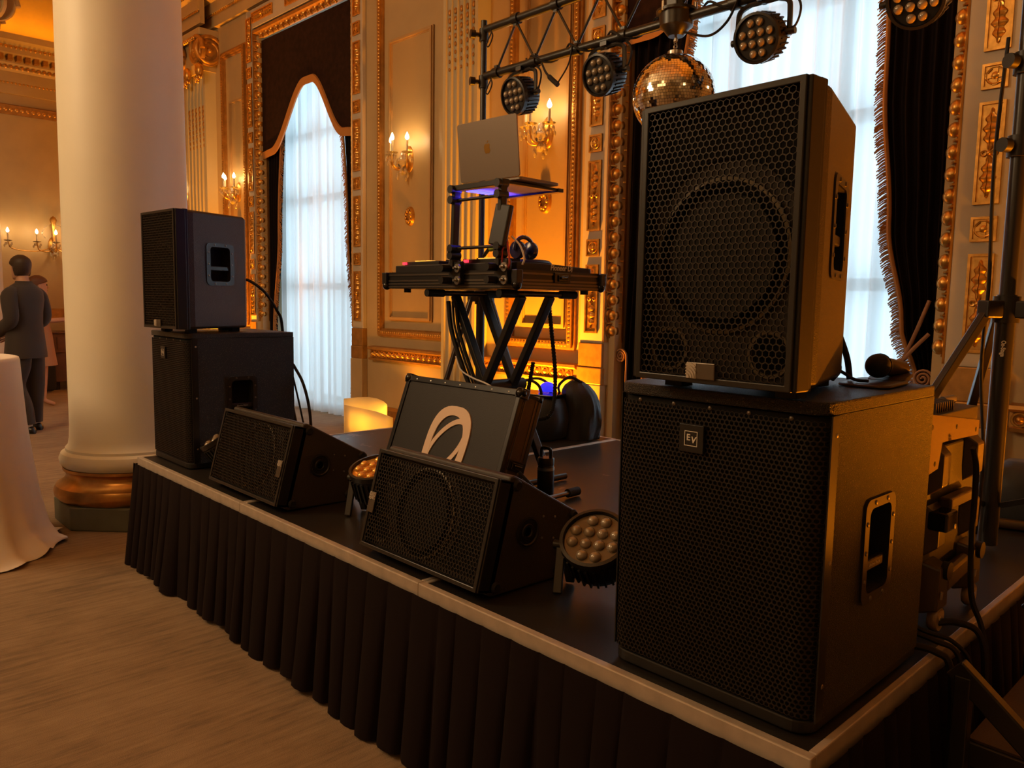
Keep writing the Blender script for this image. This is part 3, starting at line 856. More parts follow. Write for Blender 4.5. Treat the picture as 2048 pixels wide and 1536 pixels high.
# ================================================================== lamps
def sconce(u, lab, arms=((-.13, -.14), (.0, -.22), (.13, -.14)), z=2.80, mw=WM, power=LIGHT_SCONCE, crown=False):
    t = thing('wall_sconce', lab, 'sconce', mw=mw @ T(u, 0, z), group='candle sconces')
    B().lathe([(0, .04), (.03, .035), (.05, .02), (.075, .012), (.08, 0.0)], 18, T(0, -.012, -.02) @ RX(90) @ Matrix.Diagonal((.8, 1.6, 1, 1))).build('backplate', 'gold', t, smooth=50)
    B().lathe([(0, -.17), (.02, -.16), (.035, -.13), (.02, -.10), (.05, -.06), (.06, -.03), (.03, 0), (.02, .05), (0, .07)], 14, T(0, -.10, -.02)).build('stem', 'crystal', t, smooth=50)
    r = random.Random(int(u * 100))
    for k, (du, dv) in enumerate(arms):
        a = B().tube(bez([(0, -.04, -.04), (du * .4, dv * .6, -.12), (du * .9, dv * .95, -.10), (du, dv, .0)], 6), .008, 6).build('arm', 'gold', t, smooth=60)
        d = B(); d.lathe([(.006, .0), (.05, .012), (.055, .02), (.02, .02), (.012, .03)], 14, T(du, dv, 0)); d.build('drip_pan', 'crystal', a, smooth=50)
        B().cyl((du, dv, .02), (du, dv, .13), .011, n=10).build('candle', 'candle_tube', a, smooth=40)
        B().lathe([(.0, 0), (.017, .012), (.02, .028), (.011, .054), (0, .075)], 10, T(du, dv, .13)).build('flame_bulb', 'bulb_glow', a, smooth=60)
        light('sconce_light', 'POINT', (du, dv, .165), WARM, power, t, shadow_soft_size=.02)
        for q in range(6):
            an = q * math.pi / 3
            c = B(); p = Vector((du + .048 * math.cos(an), dv + .048 * math.sin(an), -.03 - .03 * (q % 2)))
            c.sphere(p, .012, 6, 4, (1, 1, 1.9)); c.build('crystal_drop', 'crystal', a, smooth=None)
    for q in range(7):
        an = q * 2 * math.pi / 7
        p = Vector((.05 * math.cos(an), -.10 + .05 * math.sin(an), -.15 - .03 * (q % 3)))
        B().sphere(p, .015, 6, 4, (1, 1, 2.0)).build('crystal_drop', 'crystal', t)
    if crown:
        B().lathe([(.0, .42), (.03, .40), (.05, .36), (.03, .30), (.02, .2), (.015, .05)], 12, T(0, -.1, 0)).build('crown', 'gold', t, smooth=50)
        for sg in (-1, 1):
            B().tube(bez([(0, -.1, .3), (sg * .1, -.12, .26), (sg * .16, -.12, .16), (sg * .12, -.12, .08)], 6), .007, 6).build('scroll', 'crystal', t, smooth=50)
    return t
sconce(-4.54, 'crystal candle sconce on the narrow panel next to the dark valance')
sconce(-0.84, 'crystal candle sconce on the panel between window and fluted pilaster')
sconce(1.02, 'crystal candle sconce seen past the truss lights')
sconce(4.87, 'crystal candle sconce on the panel past the tripod mast')
sconce(-6.20, 'candle sconce glow just past the edge of the white column')
sconce(1.87, 'branched crystal sconce on the far wall above the man', arms=((-.62, -.2), (-.26, -.25), (-.02, -.3), (.3, -.25), (.62, -.2)), z=2.15, mw=T(-13.0, 0, 0) @ RZ(90), power=LIGHT_SCONCE * 2.8, crown=True)

def uplight(p, lab, power, tilt=12, spread=125, tz=0.0, col=AMBER):
    t = thing('uplight', lab, 'uplight', p, group='amber floor uplights')
    B().lathe([(.0, .02), (.085, .02), (.09, .03), (.09, .17), (.08, .19), (.075, .19), (.07, .165), (0, .16)], 24).build('housing', 'black_metal', t, smooth=40)
    B().box(-.11, .11, -.05, .05, 0, .02).build('floor_bracket', 'black_metal', t)
    o = light('uplight_beam', 'SPOT', (0, 0, .18), col, power, t, spot_size=R(spread), spot_blend=1.0, shadow_soft_size=.06)
    o.rotation_euler = (R(180 - tilt), 0, R(tz))
    B().lathe([(0, .172), (.068, .172), (.068, .17), (0, .17)], 20).build('lens', mat('uplight_lens_' + str(len(MATS)), (1, .5, .1), .4, emit=AMBER, estr=9), t)
    return t
uplight((-5.72, 2.86, 0), 'amber uplight glowing inside the folded white shield', LIGHT_UP * 2.2, tilt=16)
uplight((-3.90, 2.92, 0), 'amber uplight on the floor behind the black duffel bag', LIGHT_UP * 36.0, tilt=16)
uplight((-9.55, 2.92, 0), 'amber uplight against the wall past the dark valance', LIGHT_UP * 40.0, tilt=16)
uplight((-11.7, 2.80, 0), 'amber uplight in the corner hidden by the white column', LIGHT_UP * 11.0)
uplight((1.15, 2.25, 0), 'amber uplight tilted at the stage beside the steps', LIGHT_UP * 52.0, tilt=32, spread=86, tz=142, col=(1.0, .235, .004))
uplight((0.55, 3.0, 0), 'amber uplight at the wall beyond the tripod', LIGHT_UP * 12.0)
cv = thing('cove_light', 'amber strip light lying on top of the far cornice', 'strip light', (-12.78, 0, 5.03))
B().box(-.03, .03, -6.0, 3.0, 0, .03).build('channel', 'black_metal', cv)
B().box(-.02, .02, -5.9, 2.9, .03, .04).build('strip', mat('cove_strip', (1, .5, .1), .4, emit=AMBER, estr=4), cv)
light('cove_beam', 'AREA', (0, -1.5, .06), AMBER, LIGHT_UP * 2.2, cv, shape='RECTANGLE', size=.06, size_y=8.8).rotation_euler = (R(180), 0, 0)

def fill_chandelier(p, power, col, lab):  # unseen hanging lamps, added for the general room light
    t = thing('fill_chandelier', lab, 'fill_chandelier', p, group='added ceiling fill lamps')
    B().cyl((0, 0, .2), (0, 0, CEIL - p[2]), .015).build('rod', 'gold', t)
    B().torus((0, 0, 0), .95, .03, 40, 8).build('ring', 'gold', t, smooth=50)
    for k in range(4):
        a = k * math.pi / 2; B().tube([(0, 0, .25), (.95 * math.cos(a), .95 * math.sin(a), 0)], .01, 6).build('spoke', 'gold', t)
    for k in range(8):
        a = k * math.pi / 4; B().sphere((.95 * math.cos(a), .95 * math.sin(a), .09), .035, 10, 6, (1, 1, 1.5)).build('bulb', 'bulb_glow', t, smooth=60)
    light('fill_chandelier_light', 'POINT', (0, 0, -.1), col, power, t, shadow_soft_size=.95)
    return t
fill_chandelier((-5.3, -3.5, 4.3), LIGHT_FILL * 9.5, (1.0, .68, .37), 'unseen fill lamp added over the draped table')
fill_chandelier((-1.2, -4.2, 4.4), LIGHT_FILL * 1.9, (1.0, .54, .21), 'unseen fill lamp added over the open floor')
fill_chandelier((3.6, -2.6, 4.4), LIGHT_FILL * .12, (1.0, .50, .18), 'unseen fill lamp added near the end wall')

# folded white sheet hiding the first uplight
def shield():
    t = thing('uplight_shield', 'folded white sheet glowing yellow on the floor by the window', 'uplight shield', (-5.72, 2.86, 0), 0)
    def panel(pts, name, h, rr):
        n = len(pts); vs = []; fs = []
        for k, (x, y) in enumerate(pts):
            zt = h if k < n - 3 else h - rr * (1 - math.cos((k - n + 4) / 3 * math.pi / 2))
            vs += [(x, y, 0), (x, y, zt)]
        fs = [(2 * k, 2 * k + 2, 2 * k + 3, 2 * k + 1) for k in range(n - 1)]
        o = B().add(vs, fs).build(name, 'shield_sheet', t, smooth=60, recalc=False)
        md = o.modifiers.new('thick', 'SOLIDIFY'); md.thickness = .006
    panel([(-.33, -.16), (-.2, -.17), (0, -.17), (.2, -.15), (.30, -.11), (.34, -.05)], 'front_sheet', .37, .06)
    panel([(-.33, -.16), (-.34, 0), (-.3, .10), (-.2, .13), (-.1, .14), (-.04, .14)], 'back_sheet', .43, .05)
    return t
shield()
light('shield_light', 'POINT', (-5.72, 2.80, .24), (1.0, .42, .03), LIGHT_UP * .45, shadow_soft_size=.05)
# ================================================================== stage
S = 0.56
deck_names = ['black stage deck under the leftmost speaker stack and wedge', 'middle black stage deck between the two floor wedges', 'black stage deck carrying the big speaker stack and road case']
for k in range(3):
    x0 = -3.66 + 1.22 * k; x1 = x0 + 1.22
    t = thing('stage_deck', deck_names[k], 'stage', (x0, 0, 0), group='stage deck sections')
    B().box(.012, 1.208, .012, 2.428, S - .05, S - .001).build('deck_top', 'stage_laminate', t)
    for nm, bx in (('front_edge', (0, 1.22, -.002, .022, S - .052, S + .0025)), ('rear_edge', (0, 1.22, 2.418, 2.442, S - .052, S + .0025)),
                   ('side_edge', (0.0, .018, .022, 2.418, S - .052, S + .0025)), ('side_edge', (1.202, 1.22, .022, 2.418, S - .052, S + .0025))):
        o = B().box(*bx).build(nm, 'aluminium', t, bevel=.003)
    for lx in (.08, 1.14):
        for ly in (.10, 2.34):
            B().cyl((lx, ly, 0), (lx, ly, S - .05), .024, n=12).build('leg', 'steel_dark', t, smooth=40)
    for i in range(3):
        B().cyl((.2 + .4 * i, -.001, S - .056), (.2 + .4 * i, -.006, S - .062), .004, n=8).build('clip', 'steel', t)

def skirt(name, P0, P1, nrm, label, pleats, seed, bulge=None):
    """box-pleated cloth hung from the deck edge between P0 and P1"""
    r = random.Random(seed); P0, P1, nrm = Vector(P0), Vector(P1), Vector(nrm)
    L = (P1 - P0).length; d = (P1 - P0).normalized()
    cuts = [0.0]
    while cuts[-1] < L: cuts.append(cuts[-1] + L / pleats * r.uniform(.72, 1.3))
    cuts = [c * L / cuts[-1] for c in cuts]
    amp = [r.uniform(.7, 1.35) for _ in cuts]; lean = [r.uniform(-.02, .02) for _ in cuts]
    cols = []
    for i in range(len(cuts) - 1):
        w = cuts[i + 1] - cuts[i]
        # knife pleat: face swells out, then tucks back sharply under the next fold
        for q, o in ((0.0, .10), (.10, .55), (.30, .95), (.55, 1.0), (.80, .85), (.93, .55), (.99, .0)):
            cols.append((cuts[i] + q * w, o * amp[i], lean[i]))
    cols.append((L, .1, 0))
    nz = 12; vs = []; zt = S - .032
    for j in range(nz + 1):
        t = j / nz
        for s_, o, ln in cols:
            out = .004 + .05 * t ** .8 * .55 + o * (.003 + .032 * t ** 1.1)
            if bulge: out += bulge(s_, t)
            hem = .012 + .010 * math.sin(s_ * 9 + seed) * t
            p = P0 + d * (s_ + ln * t) + nrm * out
            vs.append((p.x, p.y, zt + (hem - zt) * t))
    w = len(cols)
    b = B().add(vs, [(j * w + i, j * w + i + 1, (j + 1) * w + i + 1, (j + 1) * w + i) for j in range(nz) for i in range(w - 1)])
    o = b.build(name, 'skirt_cloth', smooth=50, recalc=False)
    return tag(o, label, 'stage skirt', 'stage skirting')
skirt('stage_skirt', (-3.70, -.004, 0), (0.02, -.004, 0), (0, -1, 0), 'dark pleated skirt along the long front of the stage', 36, 4,
      lambda s_, t: .03 * t * math.exp(-((s_ - .55) / .12) ** 2) - .03 * t * math.exp(-((s_ - .72) / .08) ** 2))
skirt('stage_skirt', (0.004, -.02, 0), (0.004, 2.46, 0), (1, 0, 0), 'dark pleated skirt along the short side by the steps', 28, 9)
skirt('stage_skirt', (-3.664, 2.46, 0), (-3.664, -.02, 0), (-1, 0, 0), 'dark pleated skirt facing the white column', 28, 12)

# portable steps beside the stage
def steps():
    t = thing('stage_steps', 'black metal steps with vinyl treads against the stage', 'steps', (0.06, .60, 0))
    for y in (.0, .62):
        B().bar((0.02, y, 0), (.02, y, .56), .035, .035).build('post', 'black_metal', t, bevel=.003)
        B().bar((.0, y, .575), (.62, y, .06), .032, .05).build('stringer', 'black_metal', t, bevel=.004)
        B().bar((.10, y, .0), (.62, y, .0 + .02), .03, .03).build('foot_rail', 'black_metal', t)
    for x, z in ((.03, .40), (.28, .20)):
        B().box(x, x + .28, .03, .60, z - .006, z).build('tread', 'tread_vinyl', t)
        B().box(x, x + .28, .015, .605, z - .06, z - .006).build('tread_frame', 'black_metal', t)
    for p in ((.02, -.02, .30), (.02, -.02, .26), (.06, -.02, .13)):
        B().sphere(p, .012, 8, 6).build('bolt', 'steel_dark', t, smooth=50)
steps()
# ================================================================== loudspeakers
def hexgrille(w, h, pitch, web, thick, border, dome=None):
    """perforated plate in the local xz plane, front at y=0, real hexagonal holes"""
    b = B(); r = pitch / math.sqrt(3); ri = (pitch - web) / math.sqrt(3); dz = 1.5 * r
    nz = int((h - 2 * border) / dz); nx = int((w - 2 * border) / pitch)
    x0 = -(nx - .5) * pitch / 2; z0 = h / 2 - (nz - 1) * dz / 2
    cs = [(math.cos(R(30 + 60 * k)), math.sin(R(30 + 60 * k))) for k in range(6)]
    vs = []; fs = []
    for j in range(nz):
        for i in range(nx):
            cx = x0 + i * pitch + (pitch / 2 if j % 2 else 0); cz = z0 + j * dz; o = len(vs)
            vs += [(cx + r * c, 0, cz + r * s_) for c, s_ in cs]
            vs += [(cx + ri * c, 0, cz + ri * s_) for c, s_ in cs]
            vs += [(cx + ri * c, thick, cz + ri * s_) for c, s_ in cs]
            for k in range(6):
                n = (k + 1) % 6
                fs += [(o + k, o + n, o + 6 + n, o + 6 + k), (o + 6 + k, o + 6 + n, o + 12 + n, o + 12 + k)]
    if dome: vs = [(x, y + dome(x), z) for x, y, z in vs]
    b.add(vs, fs)
    return b
def frame_plate(b, w, h, bd, y0, y1, r=.004):
    ring_plate(b, [(-w / 2, 0), (w / 2, 0), (w / 2, h), (-w / 2, h)], [(-w / 2 + bd, bd), (w / 2 - bd, bd), (w / 2 - bd, h - bd), (-w / 2 + bd, h - bd)], y0, y1, 'xzy')

CW, CH = .367, .565          # cabinet front of the trapezoid two-way boxes
def driver(t, cx, cz, rad, base):
    B().lathe([(rad * 1.03, .0), (rad * 1.03, .008), (rad * .985, .010), (rad * .985, .0)], 56, base @ T(cx, 0, cz) @ RX(90)).build('basket_ring', 'cone_ring', t, smooth=40)
    rings = [(rad * .97, .006)]
    for k in range(4): rings += [(rad * (.93 - .03 * k), .014), (rad * (.915 - .03 * k), .004)]
    rings += [(rad * .76, -.005), (rad * .36, -.07), (rad * .31, -.075)]
    B().lathe(rings, 48, base @ T(cx, 0, cz) @ RX(90)).build('cone', 'cone_paper', t, smooth=35)
    B().lathe([(rad * .31, -.075), (rad * .28, -.055), (rad * .17, -.035), (0, -.028)], 28, base @ T(cx, 0, cz) @ RX(90)).build('dust_cap', 'black_gloss', t, smooth=60)
def front_works(t, base, w, h, ports, horn_at, cone_at, rad, badge=None):
    """baffle, cone, ports, horn, grille and badge in a frame whose xz plane is the front (base places it)"""
    bx = B(base).box(-w / 2 + .008, w / 2 - .008, .035, .05, .008, h - .008).build('baffle', 'baffle_paint', t)
    driver(t, cone_at[0], cone_at[1], rad, base @ T(0, .034, 0))
    for px, pz in ports:
        B(base @ T(px, .034, pz) @ RX(90)).lathe([(.044, -.03), (.040, .0), (.040, .004), (.046, .004), (.048, 0)], 24).build('port', 'cone_ring', t, smooth=40)
        B(base @ T(px, .033, pz) @ RX(90)).lathe([(.038, 0), (0.0, 0.0)], 24).build('port_mouth', 'dark_inside', t)
    (hx, hz, hw, hh) = horn_at
    hb = B(base)
    if hw > hh:         # upright box: horn mouth whose lower lip arches over the cone
        n = 24; xs = [hx - hw / 2 + hw * k / n for k in range(n + 1)]
        lip = [(x, cone_at[1] + math.sqrt(max(0, (rad * 1.26) ** 2 - x * x))) for x in xs]
        poly = lip + [(hx + hw / 2, h - .03), (hx - hw / 2, h - .03)]
        cx_, cz_ = hx, h - .085
    else:               # box lying down: the same mouth turned on its side
        sg_ = 1 if hx > 0 else -1; n = 24; zs = [h / 2 - hh / 2 + hh * k / n for k in range(n + 1)]
        lip = [(cone_at[0] + sg_ * math.sqrt(max(0, (rad * 1.22) ** 2 - (z - h / 2) ** 2)), z) for z in zs]
        poly = lip + [(sg_ * (w / 2 - .03), h / 2 + hh / 2), (sg_ * (w / 2 - .03), h / 2 - hh / 2)]
        cx_, cz_ = sg_ * (w / 2 - .085), h / 2
    m_ = len(poly)
    vs = [(a, .028, c) for a, c in poly] + [(cx_ + (a - cx_) * .8, .034, cz_ + (c - cz_) * .8) for a, c in poly]
    hb.add(vs, [(i, (i + 1) % m_, m_ + (i + 1) % m_, m_ + i) for i in range(m_)] + [tuple(range(m_, 2 * m_))])
    hb.build('horn', 'dark_inside', t)
    g = hexgrille(w - .012, h - .014, .0137, .0023, .004, .008)
    g.m = Matrix(); gb = B(base); gb.add([(x, y, z + .007) for x, y, z in g.v], g.f)
    gr = gb.build('grille', 'black_mesh', t, recalc=False)
    fb = B(base); frame_plate(fb, w, h, .013, -.003, .02); fb.build('grille_rim', 'black_metal', t, bevel=.002)
    if badge:
        bxx, bz, rot = badge
        m = base @ T(bxx, -.006, bz) @ RY(rot)
        bd = B(m).box(-.034, .034, -.002, .003, -.017, .017).build('badge', 'steel_dark', t, bevel=.002)
        ar = B(m)
        for k in range(6):
            rr = .008 + .006 * k; pts = []
            for q in range(9):
                a = R(90 * q / 8); x = -.033 + rr * math.cos(a); z = -.015 + rr * math.sin(a)
                if x < -.008 and z < .015: pts.append((x, -.0035, z))
            if len(pts) > 1: ar.tube(pts, .0018, 5)
        ar.box(-.0325, -.0095, -.0028, -.001, -.0155, .0155)
        ar.build('badge_emblem', 'print_silver', bd)
def side_handle(t, m, w, h, bar=.36, screws=True, plate='black_metal', lettering=None, body=None):
    """recessed cup handle with a screwed plate; local xz = panel, -y outward"""
    if body is not None: cut(body, B(m).prism(rrect(w * .735, h * .835, .018), -.03, .06, 'xzy'))
    b = B(m)
    ring_plate(b, rrect(w, h, .022), rrect(w * .72, h * .82, .018), -.004, .002, 'xzy')
    p = b.build('handle_plate', plate, t, smooth=30)
    c = B(m); n = len(rrect(1, 1, .1))
    o, i = rrect(w * .72, h * .82, .018), rrect(w * .66, h * .74, .016)
    vs = [(a, .0, z) for a, z in o] + [(a, .055, z) for a, z in i]
    c.add(vs, [(k, (k + 1) % n, n + (k + 1) % n, n + k) for k in range(n)] + [tuple(range(n, 2 * n))])
    c.build('handle_cup', 'dark_inside', p, smooth=30)
    zb = -h * .5 + h * bar
    B(m).box(-w * .36, w * .36, .004, .018, zb - h * .055, zb + h * .055).build('grip_bar', plate, p, bevel=.004)
    if lettering: text('lettering', lettering, h * .045, 'print_silver', p, m @ T(0, .0032, zb) @ FRONT, .0003)
    if screws:
        for k, (a, z) in enumerate([(-.86, .55), (.86, .55), (-.86, 0), (.86, 0), (-.86, -.55), (.86, -.55), (-.4, .92), (.4, .92), (-.4, -.92), (.4, -.92)]):
            B(m).lathe([(0, .003), (.004, .0025), (.0055, 0)], 8, T(a * w / 2, -.004, z * h / 2) @ RX(90)).build('screw', 'steel_dark', p)

def trap_speaker(lab, x, y, z, yaw):
    """origin: front right bottom corner of the cabinet (seen from the front)"""
    t = thing('loudspeaker', lab, 'loudspeaker', (x, y, z), yaw, group='trapezoid loudspeakers')
    w, h, d, tp = CW, CH, .35, .105
    # body: plan outline with the slanted sides, open rebate at the front
    plan = [(0, .0), (0, .03), (-tp, d), (-tp - .03, d + .02), (-w + .085, d + .02), (-w + .06, d), (-w, .03), (-w, 0)]
    b = B(); n = len(plan)
    rad = .012
    rings = []
    for zz, ins in ((0, .010), (.010, .0), (h - .010, .0), (h, .010)):
        cx, cy = -w / 2, .17
        rings.append([(cx + (px - cx) * (1 - ins / .18), (py if py < .04 else cy + (py - cy) * (1 - ins / .18)), zz) for px, py in plan])
    b.loft(rings)
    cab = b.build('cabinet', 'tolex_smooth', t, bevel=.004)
    B().loft([[(-w - .003, -.022, -.002), (.006, -.022, -.002), (.006, 0.002, -.002), (-w - .003, .002, -.002)], [(-w - .003, -.022, h + .002), (.006, -.022, h + .002), (.006, .002, h + .002), (-w - .003, .002, h + .002)]]).build('front_bezel', 'black_plastic', t, bevel=.003)
    front_works(t, T(-w / 2 + .002, -.062, 0), w - .004, h, ((-w / 2 + .065, .065), (w / 2 - .068, .065)), (0, h - .11, w - .06, .17), (0, .255), .150, (-.012, .026, 0))
    for sx in (-w + .0, .0):       # cheeks that carry the grille forward
        B().box(sx - .008, sx + .008, -.058, -.01, .0, h).build('grille_cheek', 'black_plastic', t, bevel=.003)
    for zz in (.0, h - .01):
        B().box(-w, 0, -.056, -.01, zz, zz + .010).build('grille_cheek', 'black_plastic', t, bevel=.002)
    # handle on the slanted side that faces the stage centre line
    a = math.degrees(math.atan2(d - .03, -tp))
    sd = Vector((-tp, d - .03, 0)).normalized()
    mid = Vector((0, .03, h * .56)) + sd * .165
    mm = Matrix((sd, Vector((-sd.y, sd.x, 0)), Vector((0, 0, 1)))).transposed().to_4x4(); mm.translation = mid
    side_handle(t, mm, .18, .205, bar=.40, body=cab)
    for fx, fy in ((-.05, .03), (-w + .05, .03), (-.14, .30), (-w + .12, .30)):
        B().box(fx - .022, fx + .022, fy - .02, fy + .02, -.019, .0).build('rubber_foot', 'rubber', t)
    return t
trap_speaker('black loudspeaker standing on the subwoofer nearest the camera', -.070, .045, 1.245, -.035)
trap_speaker('black loudspeaker standing on the subwoofer next to the white column', -3.178, .10, 1.245, .067)

def subwoofer(lab, x, y):
    """origin: front left bottom corner"""
    t = thing('subwoofer', lab, 'subwoofer', (x, y, S), group='bass cabinets')
    w, h, d = .50, .665, .56
    r = .045
    plan = [(w - r + r * math.sin(R(a)), r - r * math.cos(R(a))) for a in range(0, 91, 15)] + [(w, d), (0, d)] + [(r - r * math.cos(R(a)), r - r * math.sin(R(a))) for a in range(0, 91, 15)]
    body = [(0.0, .035), (0.0, d), (w, d), (w, .035), (w - .02, .035), (w - .02, .05), (.02, .05), (.02, .035)]
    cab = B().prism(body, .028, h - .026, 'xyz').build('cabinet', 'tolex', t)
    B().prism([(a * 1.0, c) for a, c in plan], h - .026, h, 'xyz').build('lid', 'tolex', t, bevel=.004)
    B().prism([(w / 2 + (a - w / 2) * .985, c + .004) for a, c in plan], .004, .032, 'xyz').build('base', 'black_plastic', t, bevel=.004)
    # curved fine-mesh grille
    def dome(q):
        e = max(0, abs(q) - (w / 2 - r)); return r - math.sqrt(max(0, r * r - min(e, r * .999) ** 2))
    g = hexgrille(w - .004, h - .06, .0108, .0030, .003, .004, dome)
    gb = B(T(w / 2, .002, .030)); gb.add(g.v, g.f)
    gb.build('grille', 'black_mesh_fine', t, recalc=False)
    bk = B(); bk.grid(24, 1, lambda s_, q: (w * s_, .012 + dome(w * (s_ - .5)) * .9, .03 + (h - .06) * q)); bk.build('grille_cloth', 'dark_inside', t, smooth=60, recalc=False)
    for sx in (0.0, w):         # metal edge band between grille and side panel
        B().box(sx - .0015, sx + .0015, .024, .055, .03, h - .027).build('edge_band', 'black_metal', t)
        for zz in (.10, .35, .60):
            B().lathe([(0, .0015), (.004, .001), (.005, 0)], 8, T(sx + (.0015 if sx else -.0015), .045, zz) @ RY(90 if sx else -90)).build('screw', 'steel', t)
    for k in range(5):
        B().lathe([(0, .002), (.004, .001), (.005, 0)], 8, T(.07 + .09 * k, .0, h - .036) @ RX(90)).build('screw', 'steel_dark', t)
    # square maker badge
    m = T(.212, -.004, h - .105) @ Matrix.Diagonal((1.15, 1, 1.15, 1))
    bd = B(m).box(-.026, .026, -.003, .006, -.026, .026).build('badge', 'black_plastic', t, bevel=.001)
    ln = B(m); ring_plate(ln, [(-.014, -.014), (.014, -.014), (.014, .014), (-.014, .014)], [(-.0128, -.0128), (.0128, -.0128), (.0128, .0128), (-.0128, .0128)], -.0042, -.003, 'xzy')
    ln.build('badge_outline', 'print_white', bd)
    text('badge_letters', 'E', .0165, 'print_white', bd, m @ T(-.0055, -.0036, .0015) @ FRONT, .0004, bold=.0004)
    text('badge_letters', 'V', .0165, 'print_white', bd, m @ T(.0050, -.0036, -.0025) @ FRONT, .0004, bold=.0004, shear=.15)
    mm = T(w + .001, .275, .335) @ RZ(90)
    side_handle(t, mm, .155, .225, bar=.34, plate='handle_metal', lettering='Electro-Voice', body=cab)
    for fx in (.06, w - .06):
        for fy in (.07, d - .06):
            B().cyl((fx, fy, 0), (fx, fy, .01), .02, n=12).build('rubber_foot', 'rubber', t)
    return t
subwoofer('black bass cabinet nearest the camera with square maker badge', -.532, .05)
subwoofer('black bass cabinet next to the white column under a loudspeaker', -3.675, .08)

def wedge(lab, x0, x1, y0, badge_low):
    """monitor lying on its slanted side; profile in yz, long axis along x"""
    t = thing('stage_monitor', lab, 'stage monitor', (x0, y0, S), group='floor wedge monitors')
    L = x1 - x0
    prof = [(.018, .006), (.0, .016), (.088, .345), (.105, .347), (.385, .190), (.388, .170), (.318, .008), (.30, .0)]
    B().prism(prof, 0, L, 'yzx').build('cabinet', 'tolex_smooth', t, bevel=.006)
    fd = Vector((0, .088, .329)).normalized(); nn = Vector((0, fd.z, -fd.y))     # inward normal
    m = Matrix((Vector((1, 0, 0)), nn, fd)).transposed().to_4x4(); m.translation = Vector((L / 2, -.028, .028))
    fh = .325
    # cheeks
    for sx in (-L / 2 + .012, L / 2 - .012):
        B(m).box(sx - .012, sx + .012, -.006, .055, .0, fh).build('bezel', 'black_plastic', t, bevel=.003)
    for zz in (0.0, fh - .012):
        B(m).box(-L / 2, L / 2, -.004, .055, zz, zz + .012).build('bezel', 'black_plastic', t, bevel=.003)
    sg = -1 if badge_low else 1
    front_works(t, m @ T(0, -.008, 0), L - .01, fh, ((sg * (L / 2 - .07), .07), (sg * (L / 2 - .07), fh - .07)), (-sg * (L / 2 - .105), fh / 2, .15, fh - .06), (sg * .03, fh / 2), .138, (sg * (L / 2 - .030), fh * .45, 90))
    # side details: round recess, feet, screws
    for sx, o in ((L, 1), (0, -1)):
        s_ = B(T(sx, .16, .17) @ RY(90 * o)); s_.lathe([(.046, 0.0), (.046, .004), (.040, .005), (.037, .001), (.024, .001), (.022, .004), (.016, .004), (.014, 0), (0, 0)], 24).build('pole_socket', 'black_plastic', t, smooth=30)
        for fy, fz in ((.115, .315), (.36, .185), (.035, .03), (.29, .03)):
            B(T(sx, fy, fz) @ RY(90 * o)).lathe([(0, .008), (.012, .008), (.017, .002), (.018, 0)], 12).build('corner_foot', 'rubber', t, smooth=40)
        for fy, fz in ((.225, .205), (.275, .195), (.22, .14), (.27, .13)):
            B(T(sx, fy, fz) @ RY(90 * o)).lathe([(0, .003), (.0035, .002), (.004, 0)], 8).build('screw', 'steel', t)
    return t
wedge('floor wedge monitor beside the subwoofer and white column', -2.83, -2.19, .068, False)
wedge('floor wedge monitor in front of the flight case lid', -1.588, -.985, .062, True)
# ================================================================== lighting truss
TY, ZL, ZU = 1.72, 2.690, 2.948
def truss():
    t = thing('lighting_truss', 'black flat truss with zigzag bracing spanning the two tripods', 'truss', (0, TY, 0))
    x0, x1 = -2.90, -.16
    for z in (ZL, ZU):
        B().cyl((x0, 0, z), (x1, 0, z), .0225, n=16).build('chord', 'black_metal', t, smooth=40)
    low = [-2.805 + .303 * k for k in range(9)]; up = [-2.652 + .303 * k for k in range(8)]
    for k in range(8):
        B().cyl((low[k], 0, ZL + .015), (up[k], 0, ZU - .015), .0065, n=8).build('brace', 'black_metal', t, smooth=40)
        B().cyl((up[k], 0, ZU - .015), (low[k + 1], 0, ZL + .015), .0065, n=8).build('brace', 'black_metal', t, smooth=40)
    for x, z in [(x, ZL) for x in low] + [(x, ZU) for x in up]:
        B().cyl((x - .022, 0, z), (x + .022, 0, z), .031, n=12).build('collar', 'black_metal', t, smooth=40)
        B().box(x - .012, x + .012, -.012, .012, min(z, z + (.04 if z == ZL else -.04)), max(z, z + (.04 if z == ZL else -.04))).build('lug', 'black_metal', t)
    for z in (ZL, ZU):
        c = B(); c.tube(bez([(x0 + .06, -.02, z - .02), (x0 + .10, -.04, z - .07), (x0 + .08, -.05, z - .12), (x0 + .05, -.04, z - .10), (x0 + .07, -.02, z - .03)], 6), .004, 5)
        c.build('safety_loop', 'black_matte', t)
    return t
truss()
